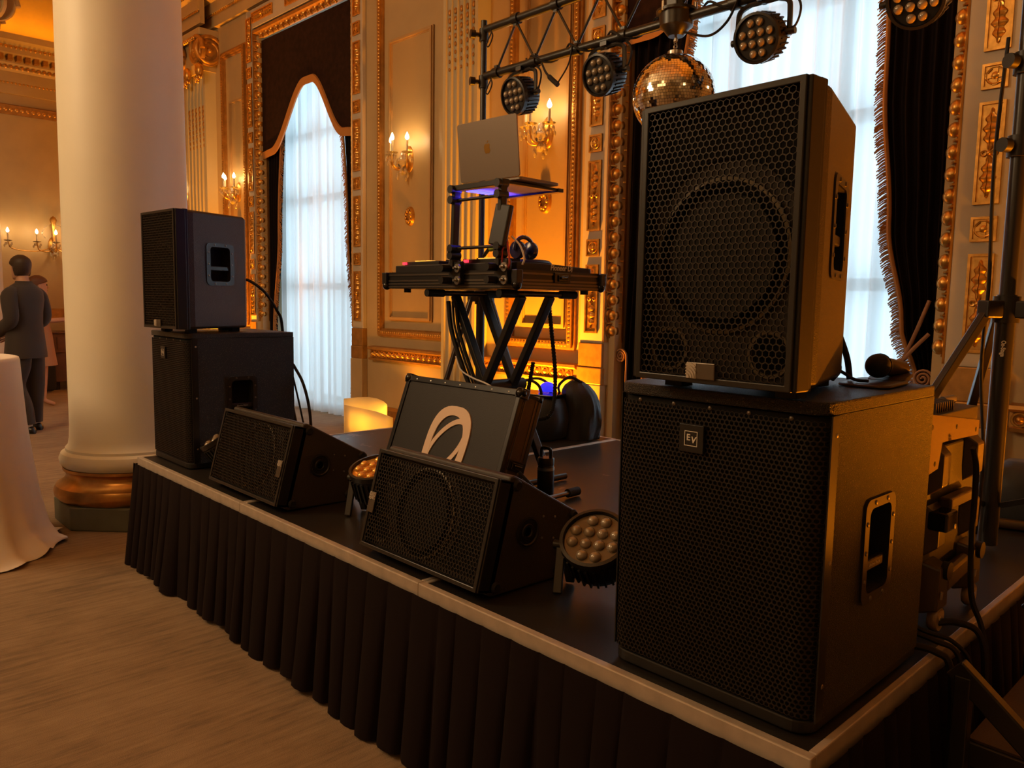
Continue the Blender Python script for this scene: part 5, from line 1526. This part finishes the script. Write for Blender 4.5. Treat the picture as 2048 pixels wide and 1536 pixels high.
# microphone and pouch on the big subwoofer
TOPZ = S + .665
def microphone():
    t = thing('microphone', 'handheld microphone with black ball head on the big subwoofer', 'microphone', (-.116, .483, TOPZ + .0455))
    B().sphere((0, 0, 0), .028, 24, 14).build('ball_grille', 'black_matte', t, smooth=60)
    B().cyl((0, .010, 0), (.0, .026, -.001), .0285, .024, n=20).build('collar', 'black_plastic', t, smooth=40)
    B().cyl((.0, .024, -.001), (.02, .10, -.010), .022, .017, n=20).build('handle', 'case_plastic', t, smooth=40)
microphone()
def pouch():
    t = thing('leather_pouch', 'flat dark leather pouch under the microphone', 'pouch', (-.118, .47, TOPZ + .0015), .05)
    b = B(); rings = []
    for z, s_ in ((0, .96), (.003, 1.0), (.007, .985), (.009, .93)):
        rings.append([(a * s_, c * s_, z + .008 * math.sin(6 * c + 2 * a) * (z / .014)) for a, c in rrect(.115, .17, .03, 6)])
    b.loft(rings).build('pouch_body', 'pouch_leather', t, smooth=50)
    b = B(T(.012, .075, .010) @ RX(12)); rings = []
    for z, s_ in ((0, .95), (.004, 1.0), (.010, .95)):
        rings.append([(a * s_, c * s_, z) for a, c in rrect(.085, .09, .02, 5)])
    b.loft(rings).build('flap', 'pouch_leather', t, smooth=50)
mat('pouch_leather', (.045, .028, .018), .42, bump=.5, bscale=60)
pouch()
cable('power_cable', [(-.24, .43, 1.44), (-.212, .45, 1.373), (-.190, .45, 1.327), (-.173, .45, 1.282), (-.165, .45, TOPZ + .012)], .0075, 'black_matte', 'thick black cable curving behind the big loudspeaker')
cable('power_cable', [(-.235, .44, 1.40), (-.212, .44, 1.315), (-.190, .44, 1.263), (-.205, .44, TOPZ + .01)], .009, 'black_matte', 'second black cable bent down to the subwoofer lid')
cable('power_cable', [(-.20, .43, 1.265), (-.17, .43, 1.252), (-.14, .42, 1.24), (-.11, .42, TOPZ + .014)], .004, 'black_matte', 'thin black cable running to the leather pouch')
cable('power_cable', [(-3.36, .43, 1.49), (-3.33, .47, 1.49), (-3.31, .55, 1.43), (-3.33, .63, 1.33), (-3.36, .67, 1.26), (-3.36, .69, 1.0), (-3.3, .72, .7)], .008, 'black_matte', 'black cable arching off the back of the far loudspeaker')
cable('power_cable', [(-3.22, .66, 1.05), (-3.15, .68, .95), (-3.12, .70, .80), (-3.14, .72, .60)], .008, 'black_matte', 'black cable drooping behind the far subwoofer')
cable('power_cable', [(-3.24, .66, 1.02), (-3.2, .68, .85), (-3.17, .70, .70), (-3.15, .74, .60)], .005, 'black_matte', 'thin black cable hanging behind the far subwoofer')

# ------------------------------------------------------------------ wheeled transport case and amplifier
def road_case():
    t = thing('wheeled_case', 'moulded black transport case on clear wheels behind the big subwoofer', 'transport case', (-.055, .74, S))
    # side facing the steps lies at x=0; case spans y 0..0.43, z .05..0.50
    y1, z0, z1 = .42, .045, .505
    def octo(i, zc=0): return [(i, z0 + .05 + i), (i + .05, z0 + i), (y1 - .05 - i, z0 + i), (y1 - i, z0 + .05 + i), (y1 - i, z1 - .07 - i), (y1 - .06 - i, z1 - i), (i + .06, z1 - i), (i, z1 - .07 - i)]
    B().prism(octo(0), -.22, -.045, 'yzx').build('shell', 'case_shell', t, bevel=.01)
    B().prism(octo(.02), -.045, -.03, 'yzx').build('shell_face', 'case_shell', t, bevel=.006)
    for s_, yc in ((0, .075), (1, y1 - .075)):      # chunky corner ribs: upper, middle and lower blocks with sloped ends
        for za, zb in ((.36, .50), (.20, .34)):
            rb = []
            for x, i in ((-.035, 0.0), (.0, .018)):
                rb.append([(x, yc - .045 + i, za + i * 1.6), (x, yc + .045 - i, za + i * 1.6), (x, yc + .045 - i, zb - i * 1.6), (x, yc - .045 + i, zb - i * 1.6)])
            B().loft(rb).build('corner_rib', 'case_plastic', t, bevel=.004)
        rb = []
        for x, i in ((-.035, 0.0), (.012, .014)):
            rb.append([(x, yc - .055 + i, .05 + i), (x, yc + .055 - i, .05 + i), (x, yc + .045 - i, .19 - i), (x, yc - .045 + i, .19 - i)])
        B().loft(rb).build('wheel_block', 'case_plastic', t, bevel=.006)
        B().cyl((.005, yc + .01, .165), (.022, yc + .01, .165), .024, n=16).build('axle_cap', 'black_plastic', t, smooth=40)
        B().cyl((.0125, yc - .02, .095), (.014, yc - .02, .115), .005, n=8).build('screw', 'steel', t)
        w = B(); w.lathe([(.010, -.012), (.030, -.012), (.034, -.006), (.034, .006), (.030, .012), (.010, .012)], 22, T(-.002, yc + .0, .0345) @ RY(90)); w.build('wheel', 'wheel_clear', t, smooth=40)
        B().cyl((-.016, yc, .0345), (.012, yc, .0345), .008, n=10).build('wheel_hub', 'steel', t)
    B().bar((-.01, .11, .335), (-.01, y1 - .11, .335), .03, .03).build('cross_rib', 'case_plastic', t, bevel=.005)
    B().bar((-.008, .12, .12), (-.008, y1 - .12, .135), .03, .06).build('cross_rib', 'case_plastic', t, bevel=.012)
    B().box(-.03, .022, .035, .115, .275, .325).build('catch', 'black_gloss', t, bevel=.006)
    B().lathe([(0, .002), (.007, .0015), (.008, 0)], 10, T(.023, .09, .285) @ RY(90)).build('screw', 'steel', t)
    return t
mat('case_shell', (.014, .012, .010), .45, bump=.3, bscale=200)
mat('wheel_clear', (.35, .22, .10), .15, coat=.6)
road_case()
def amplifier():
    t = thing('power_amplifier', 'bare metal amplifier chassis standing on the transport case', 'amplifier', (-.055, .66, S + .505))
    B().box(-.28, -.004, .0, .385, .0, .075).build('chassis', 'black_metal', t, bevel=.003)
    B().prism([(-.01, .085), (.385, .035), (.385, -.005), (.10, .005), (.08, -.06), (-.01, -.07)], -.004, .001, 'yzx').build('rack_ear', 'case_plate', t)
    for y, z in ((.02, .05), (.20, .035), (.36, .012), (.055, -.045)):
        B().lathe([(0, .0015), (.006, .001), (.007, 0)], 10, T(.001, y, z) @ RY(90)).build('screw', 'black_matte', t)
    for k in range(9):
        B().box(-.22, -.02, .10 + .016 * k, .104 + .016 * k, .075, .10).build('cooling_fin', 'steel_dark', t)
    B().cyl((-.06, .27, .09), (-.06, .35, .09), .012, n=12).build('capacitor', 'steel', t, smooth=40)
mat('case_plate', (.12, .08, .05), .45, .6)
amplifier()
cable('power_cable', [(-.012, .86, 1.05), (-.008, .885, .98), (-.010, .90, .80), (.0, .90, .65), (.03, .90, .57), (.05, .895, .45), (.05, .89, .05)], .008, 'black_matte', 'long black cable hanging from the transport case over the stage edge')
for k, pts in enumerate(([(-.12, .66, .66), (-.06, .70, .60), (.01, .74, .575), (.045, .78, .50), (.05, .79, .30), (.05, .80, .02)], [(-.10, .67, .60), (-.02, .70, .58), (.03, .72, .55), (.045, .735, .40), (.04, .74, .02)], [(-.06, .80, .585), (-.01, .84, .59), (.04, .86, .56), (.055, .87, .40), (.05, .88, .02)], [(-.08, .63, .575), (.0, .645, .575), (.035, .655, .53), (.045, .66, .30), (.05, .66, .02)])):
    cable('power_cable', pts, (.006, .007, .009, .009)[k], 'black_matte', ['black cable crossing the trim at the subwoofer corner', 'black cable draped over the stage trim in a loose bend', 'thick black cable arching past the case wheel', 'black cable lying closest to the subwoofer base'][k])
def gear_bag():
    t = thing('gear_bag', 'black gear bag on the stage behind the tripod mast', 'bag', (-.20, 2.20, S + .002), .2)
    rings = []
    for k, (z, w, d) in enumerate(((0, .12, .10), (.05, .135, .115), (.15, .13, .11), (.22, .10, .09), (.25, .06, .05))):
        rings.append([(w * math.copysign(abs(math.cos(2 * math.pi * i / 20)) ** .6, math.cos(2 * math.pi * i / 20)) * (1 + .05 * math.sin(3 * i + k)), d * math.copysign(abs(math.sin(2 * math.pi * i / 20)) ** .6, math.sin(2 * math.pi * i / 20)), z) for i in range(20)])
    B().loft(rings).build('bag_body', 'bag_nylon', t, smooth=60)
    B().tube([(.11, -.10, .02), (.12, -.11, .12), (.06, -.07, .23)], .004, 5).build('piping', 'print_silver', t)
gear_bag()
o = B().cyl((-.36, 2.02, S + .022), (-.12, 2.09, S + .022), .02, n=14).build('cable_cover', 'case_plastic', smooth=40); tag(o, 'brown tube lying on the stage behind the tripod mast', 'tube')
# ================================================================== draped table, people and furniture at the far end
def cocktail_table():
    az = math.atan2(-.423 + 1.369, -4.574 - .609)
    c = (-4.46, -.74)
    t = thing('cocktail_table', 'tall round table under a white floor length cloth', 'table', (c[0], c[1], 0))
    B().cyl((0, 0, .02), (0, 0, 1.04), .04, n=16).build('pedestal', 'black_metal', t, smooth=40)
    B().cyl((0, 0, 0), (0, 0, .02), .26, n=28).build('base', 'black_metal', t, smooth=40)
    B().cyl((0, 0, 1.035), (0, 0, 1.056), .37, n=40).build('tabletop', 'wood_brown', t, smooth=40)
    cl = B(); n = 160; rings = []
    rr = random.Random(5)
    prof = [(0.0, 1.061), (.2, 1.061), (.36, 1.061), (.378, 1.056), (.383, 1.04), (.388, .92), (.395, .70), (.41, .48), (.43, .28), (.455, .13), (.49, .045), (.53, .022), (.57, .012)]
    fold = [rr.uniform(.5, 1.2) for _ in range(12)]; ph = [rr.uniform(0, 6.28) for _ in range(12)]
    vs = []
    for k, (r, z) in enumerate(prof):
        q = max(0, (1.04 - z) / 1.04)
        for i in range(n):
            a = 2 * math.pi * i / n
            w = .45 * math.sin(9 * a + ph[0]) + .35 * math.sin(14 * a + ph[1] + q) + .25 * math.sin(5 * a + ph[2]) + .12 * math.sin(23 * a + ph[3])
            rad = r * (1 + .115 * q ** 1.2 * w)
            zz = z
            if k >= 10: zz = max(.004, z + .03 * (.5 + .5 * math.sin(9 * a + ph[4])) * (1 - (k - 10) / 3.2) + .012 * math.sin(17 * a))
            if k == len(prof) - 1: rad *= 1 + .10 * math.sin(4 * a + .9) + .06 * math.sin(7 * a + ph[5])
            if math.cos(a - math.atan2(1.04, -.20)) > .6: rad = min(rad, .575)
            vs.append((rad * math.cos(a), rad * math.sin(a), zz))
    fs = [(k * n + i, k * n + (i + 1) % n, (k + 1) * n + (i + 1) % n, (k + 1) * n + i) for k in range(len(prof) - 1) for i in range(n)]
    cl.add(vs, fs)
    o = cl.build('tablecloth', 'white_cloth', smooth=60, recalc=False); o.location = (c[0], c[1], 0)
    tag(o, 'white floor length tablecloth flaring out by the column base', 'tablecloth')
cocktail_table()

def ring(c, rx, ry, n=20, rot=0.0, tilt=None):
    c = Vector(c); o = []
    for i in range(n):
        a = 2 * math.pi * i / n
        p = Vector((rx * math.cos(a), ry * math.sin(a), 0))
        if tilt is not None: p = tilt @ p
        p = Matrix.Rotation(rot, 3, 'Z') @ p
        o.append(c + p)
    return o
def limb(b, pts, rs, n=14, flat=1.0):
    """tapered limb through joints"""
    P = [Vector(p) for p in pts]; rings = []
    fine = bez(P, 5); m = len(fine)
    a = None
    for k, p in enumerate(fine):
        s_ = k / (m - 1) * (len(rs) - 1); i = min(int(s_), len(rs) - 2); r = rs[i] + (rs[i + 1] - rs[i]) * (s_ - i)
        d = (fine[min(k + 1, m - 1)] - fine[max(k - 1, 0)]).normalized()
        if a is None:
            a = d.cross(Vector((0, 1, 0)));  a = a if a.length > 1e-3 else Vector((1, 0, 0))
        a = (a - d * a.dot(d)).normalized(); q = d.cross(a)
        rings.append([p + a * (r * math.cos(2 * math.pi * j / n)) + q * (r * flat * math.sin(2 * math.pi * j / n)) for j in range(n)])
    b.loft(rings)
def skinned(name, joints, links, material, parent, sub=2):
    """continuous body grown from a skeleton: joints {key: (pos, radius or (rx, ry))}"""
    keys = list(joints); me = bpy.data.meshes.new(name)
    me.from_pydata([joints[k][0] for k in keys], [(keys.index(a), keys.index(c)) for a, c in links], [])
    o = bpy.data.objects.new(name, me); COL.objects.link(o)
    md = o.modifiers.new('skin', 'SKIN'); md.use_smooth_shade = True
    for k, sv in zip(keys, me.skin_vertices[0].data):
        r = joints[k][1]; sv.radius = r if isinstance(r, tuple) else (r, r)
    me.skin_vertices[0].data[0].use_root = True
    sb = o.modifiers.new('sub', 'SUBSURF'); sb.levels = sub; sb.render_levels = sub
    me2 = bpy.data.meshes.new_from_object(o.evaluated_get(bpy.context.evaluated_depsgraph_get()))
    o.modifiers.clear(); o.data = me2
    me2.materials.clear(); me2.materials.append(MATS[material]); me2.shade_smooth()
    o.parent = parent
    return o
def head(parent, c, face_yaw, skinm, hairm, r=.108, long_hair=False):
    """head with face, ears and hair; face looks along -y before the yaw"""
    M = T(*c) @ RZ(face_yaw); h = B(M); n = 24; rings = []
    prof = [(-.118, .030, .034, -.052), (-.110, .048, .052, -.040), (-.085, .062, .072, -.022), (-.050, .070, .084, -.008), (-.015, .074, .092, .0), (.020, .077, .096, .004), (.055, .076, .096, .008), (.085, .066, .084, .010), (.108, .044, .058, .010), (.118, .015, .02, .010)]
    for z, rx, ry, oy in prof:
        rings.append([Vector((rx * math.cos(2 * math.pi * i / n), oy + ry * math.sin(2 * math.pi * i / n), z)) for i in range(n)])
    h.loft(rings)
    h.loft([[(-.010, -.090, .012), (.010, -.090, .012), (.008, -.070, .012), (-.008, -.070, .012)], [(-.016, -.112, -.026), (.016, -.112, -.026), (.014, -.078, -.030), (-.014, -.078, -.030)], [(-.012, -.090, -.036), (.012, -.090, -.036), (.01, -.075, -.036), (-.01, -.075, -.036)]])
    ho = h.build('face', skinm, parent, smooth=60)
    for s_ in (-1, 1):
        B(M).sphere((s_ * .078, .012, -.005), .028, 10, 6, (.35, .7, 1.15)).build('ear', skinm, ho, smooth=60)
        B(M).sphere((s_ * .030, -.084, .012), .011, 8, 6).build('eye', 'shoe_black', ho, smooth=60)
    B(M).bar((-.022, -.092, -.060), (.022, -.092, -.060), .008, .008).build('mouth', 'mouth_red', ho)
    hb = B(M); rings = []
    def at_(z):
        for (z0, a0, b0, c0), (z1, a1, b1, c1) in zip(prof, prof[1:]):
            if z <= z1:
                k = max(0, (z - z0) / (z1 - z0)); return a0 + (a1 - a0) * k, b0 + (b1 - b0) * k, c0 + (c1 - c0) * k
        return prof[-1][1:]
    for k in range(19):
        z = -.078 + .196 * k / 18; rx, ry, oy = at_(z); q = k / 18
        cut_ = .034 - .012 * q if q < .45 else .028 - .16 * min(1, (q - .45) / .25)
        gr = .010 + .006 * math.sin(math.pi * q)
        rings.append([Vector(((rx + gr) * math.cos(2 * math.pi * i / n), max(oy + (ry + gr) * math.sin(2 * math.pi * i / n), cut_), z + (.012 if k == 18 else .004 * q))) for i in range(n)])
    if long_hair:
        rings.insert(0, [Vector((p.x * 1.1, max(p.y * 1.1, .02), -.16)) for p in rings[0]])
    hb.loft(rings); hb.build('hair', hairm, ho, smooth=60)
mat('mouth_red', (.30, .10, .08), .6)
mat('hair_auburn', (.10, .035, .015), .55)
def hand(parent, m, mt, s=1.0):
    """palm with five separate curled fingers; local -z points down the fingers, thumb toward +x"""
    b = B(m @ Matrix.Diagonal((s, s, s, 1)))
    b.loft([[(-.028, -.012, 0), (.028, -.012, 0), (.028, .012, 0), (-.028, .012, 0)], [(-.040, -.014, -.05), (.040, -.014, -.05), (.040, .014, -.05), (-.040, .014, -.05)], [(-.040, -.011, -.088), (.040, -.011, -.088), (.040, .011, -.088), (-.040, .011, -.088)]])
    for k, (x, L) in enumerate(((-.031, .058), (-.010, .072), (.011, .076), (.031, .068))):
        limb(b, [(x, 0, -.082), (x, -.004, -.082 - L * .45), (x, -.020, -.082 - L * .8), (x, -.036, -.082 - L * .95)], [.0095, .009, .008, .006], 8)
    limb(b, [(.032, -.004, -.025), (.052, -.012, -.045), (.056, -.022, -.072), (.050, -.030, -.092)], [.012, .011, .009, .007], 8)
    return b.build('hand', mt, parent, smooth=60)

def man():
    # faces -y before the turn; seen from behind at his right rear
    t = thing('person', 'man in a dark suit seen from behind, hands together before him', 'person', (-8.50, .52, 0), R(-50))
    J = {'hip': ((0, .0, .93), (.15, .11)), 'belly': ((0, .0, 1.10), (.14, .10)), 'chest': ((0, .0, 1.32), (.165, .105)), 'neck0': ((0, .01, 1.475), .062), 'neck1': ((0, -.005, 1.56), .055), 'skull': ((0, -.015, 1.64), .06)}
    Lk = [('hip', 'belly'), ('belly', 'chest'), ('chest', 'neck0'), ('neck0', 'neck1'), ('neck1', 'skull')]
    for s_, n in ((-1, 'l'), (1, 'r')):
        J.update({n + 'hj': ((s_ * .095, 0, .86), .085), n + 'kn': ((s_ * .11, -.02 - .02 * s_, .49), .058), n + 'an': ((s_ * .115, .02 + .05 * s_, .10), .042),
                  n + 'sh': ((s_ * .185, .01, 1.42), .062), n + 'el': ((s_ * .225, .03, 1.14), .045), n + 'wr': ((s_ * .10, -.20, 1.00), .030)})
        Lk += [('hip', n + 'hj'), (n + 'hj', n + 'kn'), (n + 'kn', n + 'an'), ('chest', n + 'sh'), (n + 'sh', n + 'el'), (n + 'el', n + 'wr')]
    body = skinned('body', J, Lk, 'skin', t)
    head(t, (0, -.02, 1.655), -24, 'skin', 'hair_dark')
    for s_ in (-1, 1):
        w = Vector((s_ * .10, -.20, 1.0)); e = Vector((s_ * .245, .03, 1.14))
        hand(t, look(w, e - w) @ RZ(90 * s_), 'skin')
    # jacket: torso shell with skirt, sleeves
    jk = B(); rings = []
    for z, rx, ry, oy in ((.76, .225, .165, .0), (.80, .222, .165, .0), (.95, .205, .150, .0), (1.10, .190, .138, .0), (1.22, .200, .140, .0), (1.34, .222, .142, .005), (1.42, .215, .128, .01), (1.475, .150, .100, .012), (1.505, .082, .078, .012), (1.525, .074, .072, .01)):
        rings.append(ring((0, oy, z), rx, ry, 28))
    jk.loft(rings, False)
    for s_ in (-1, 1):
        limb(jk, [(s_ * .135, .01, 1.425), (s_ * .212, .015, 1.36), (s_ * .228, .035, 1.15), (s_ * .18, -.08, 1.075), (s_ * .115, -.185, 1.01)], [.060, .076, .068, .060, .050], 16)
    jo = jk.build('jacket', 'suit_charcoal', t, smooth=70)
    B().lathe([(.071, 1.50), (.066, 1.522), (.063, 1.523), (.063, 1.50)], 24, T(0, .004, 0)).build('shirt_collar', 'suit_charcoal', jo, smooth=40)
    tr = B(); tr.loft([ring((0, 0, z), rx, ry, 24) for z, rx, ry in ((.80, .17, .125), (.90, .172, .13), (1.0, .16, .118))])
    for s_ in (-1, 1):
        limb(tr, [(s_ * .088, .0, .88), (s_ * .10, -.005, .68), (s_ * .11, -.02 - .02 * s_, .48), (s_ * .113, .01 + .03 * s_, .28), (s_ * .115, .02 + .05 * s_, .09)], [.112, .105, .085, .078, .074], 18)
    tr.build('trousers', 'suit_charcoal', t, smooth=70)
    for s_ in (-1, 1):
        y = .02 + .05 * s_; sh = B(); rings = []
        for yy, w, hh in ((.075, .028, .055), (.06, .038, .075), (.01, .040, .085), (-.06, .044, .070), (-.13, .047, .045), (-.17, .036, .032), (-.19, .012, .015)):
            rings.append([(s_ * .115 + w * math.cos(a), y + yy, max(0.0, hh * .5 + hh * .5 * math.sin(a))) for a in [2 * math.pi * i / 14 for i in range(14)]])
        sh.loft(rings); so = sh.build('shoe', 'shoe_black', t, smooth=60)
        B().cyl((s_ * .115, y, .07), (s_ * .115, y, .125), .045, n=16).build('sock', 'white_sock', so, smooth=40)
man()
def woman():
    t = thing('person', 'person with auburn hair partly hidden behind the suited man', 'person', (-10.5, 1.08, 0), R(0))
    # faces +y (toward the sideboard), one forearm reaching out
    J = {'hip': ((0, 0, .88), (.14, .10)), 'belly': ((0, 0, 1.03), (.115, .085)), 'chest': ((0, 0, 1.22), (.14, .10)), 'neck0': ((0, .0, 1.345), .048), 'neck1': ((0, .01, 1.42), .044), 'skull': ((0, .01, 1.49), .055)}
    Lk = [('hip', 'belly'), ('belly', 'chest'), ('chest', 'neck0'), ('neck0', 'neck1'), ('neck1', 'skull')]
    for s_, n in ((-1, 'l'), (1, 'r')):
        wr = (s_ * .13, .30, 1.09) if s_ > 0 else (s_ * .2, .1, .86)
        J.update({n + 'hj': ((s_ * .085, 0, .81), .08), n + 'kn': ((s_ * .085, .02, .46), .05), n + 'an': ((s_ * .085, .0, .085), .034), n + 'to': ((s_ * .09, .13, .025), .024), n + 'sh': ((s_ * .16, 0, 1.30), .05), n + 'el': ((s_ * .19, .06, 1.07), .038), n + 'wr': (wr, .026)})
        Lk += [('hip', n + 'hj'), (n + 'hj', n + 'kn'), (n + 'kn', n + 'an'), (n + 'an', n + 'to'), ('chest', n + 'sh'), (n + 'sh', n + 'el'), (n + 'el', n + 'wr')]
    skinned('body', J, Lk, 'skin', t)
    head(t, (0, .02, 1.50), 180, 'skin', 'hair_auburn', long_hair=True)
    hand(t, look((.13, .30, 1.09), (.19 - .13, .06 - .30, 1.07 - 1.09)), 'skin', .9)
    hand(t, look((-.2, .1, .86), (-.19 + .2, .06 - .1, 1.07 - .86)), 'skin', .9)
    d = B(); d.loft([ring((0, 0, z), rx, ry, 26) for z, rx, ry in ((.52, .235, .19), (.70, .21, .165), (.90, .185, .145), (1.04, .15, .115), (1.16, .17, .128), (1.27, .175, .12), (1.33, .13, .09), (1.355, .09, .07))], False)
    d.build('dress', 'dress_tan', t, smooth=70)
woman()
def sideboard():
    t = thing('sideboard', 'dark brown wooden sideboard against the far wall', 'sideboard', (-12.45, 1.38, 0))
    B().box(-.25, .25, 0, 1.5, .55, .83).build('body', 'wood_brown', t, bevel=.01)
    B().box(-.27, .27, -.02, 1.52, .83, .855).build('top', 'wood_brown', t, bevel=.006)
    B().box(-.22, .22, .22, 1.5, .12, .55).build('lower_cabinet', 'wood_brown', t, bevel=.006)
    for y in (.30, 1.4):
        B().cyl((.12, y, 0), (.12, y, .12), .05, n=12).build('foot', 'black_matte', t)
    for y in (.5, 1.0):
        B().box(.25, .262, y - .2, y + .2, .60, .78).build('drawer_front', 'wood_brown', t, bevel=.006)
    return t
sideboard()
o = B().prism([(1.37, .02), (1.56, .02), (1.60, .06), (1.60, .50), (1.42, .52), (1.37, .44)], -12.15, -11.95, 'yzx').build('black_case', 'black_matte', bevel=.03); tag(o, 'black case standing on the carpet before the sideboard', 'case')
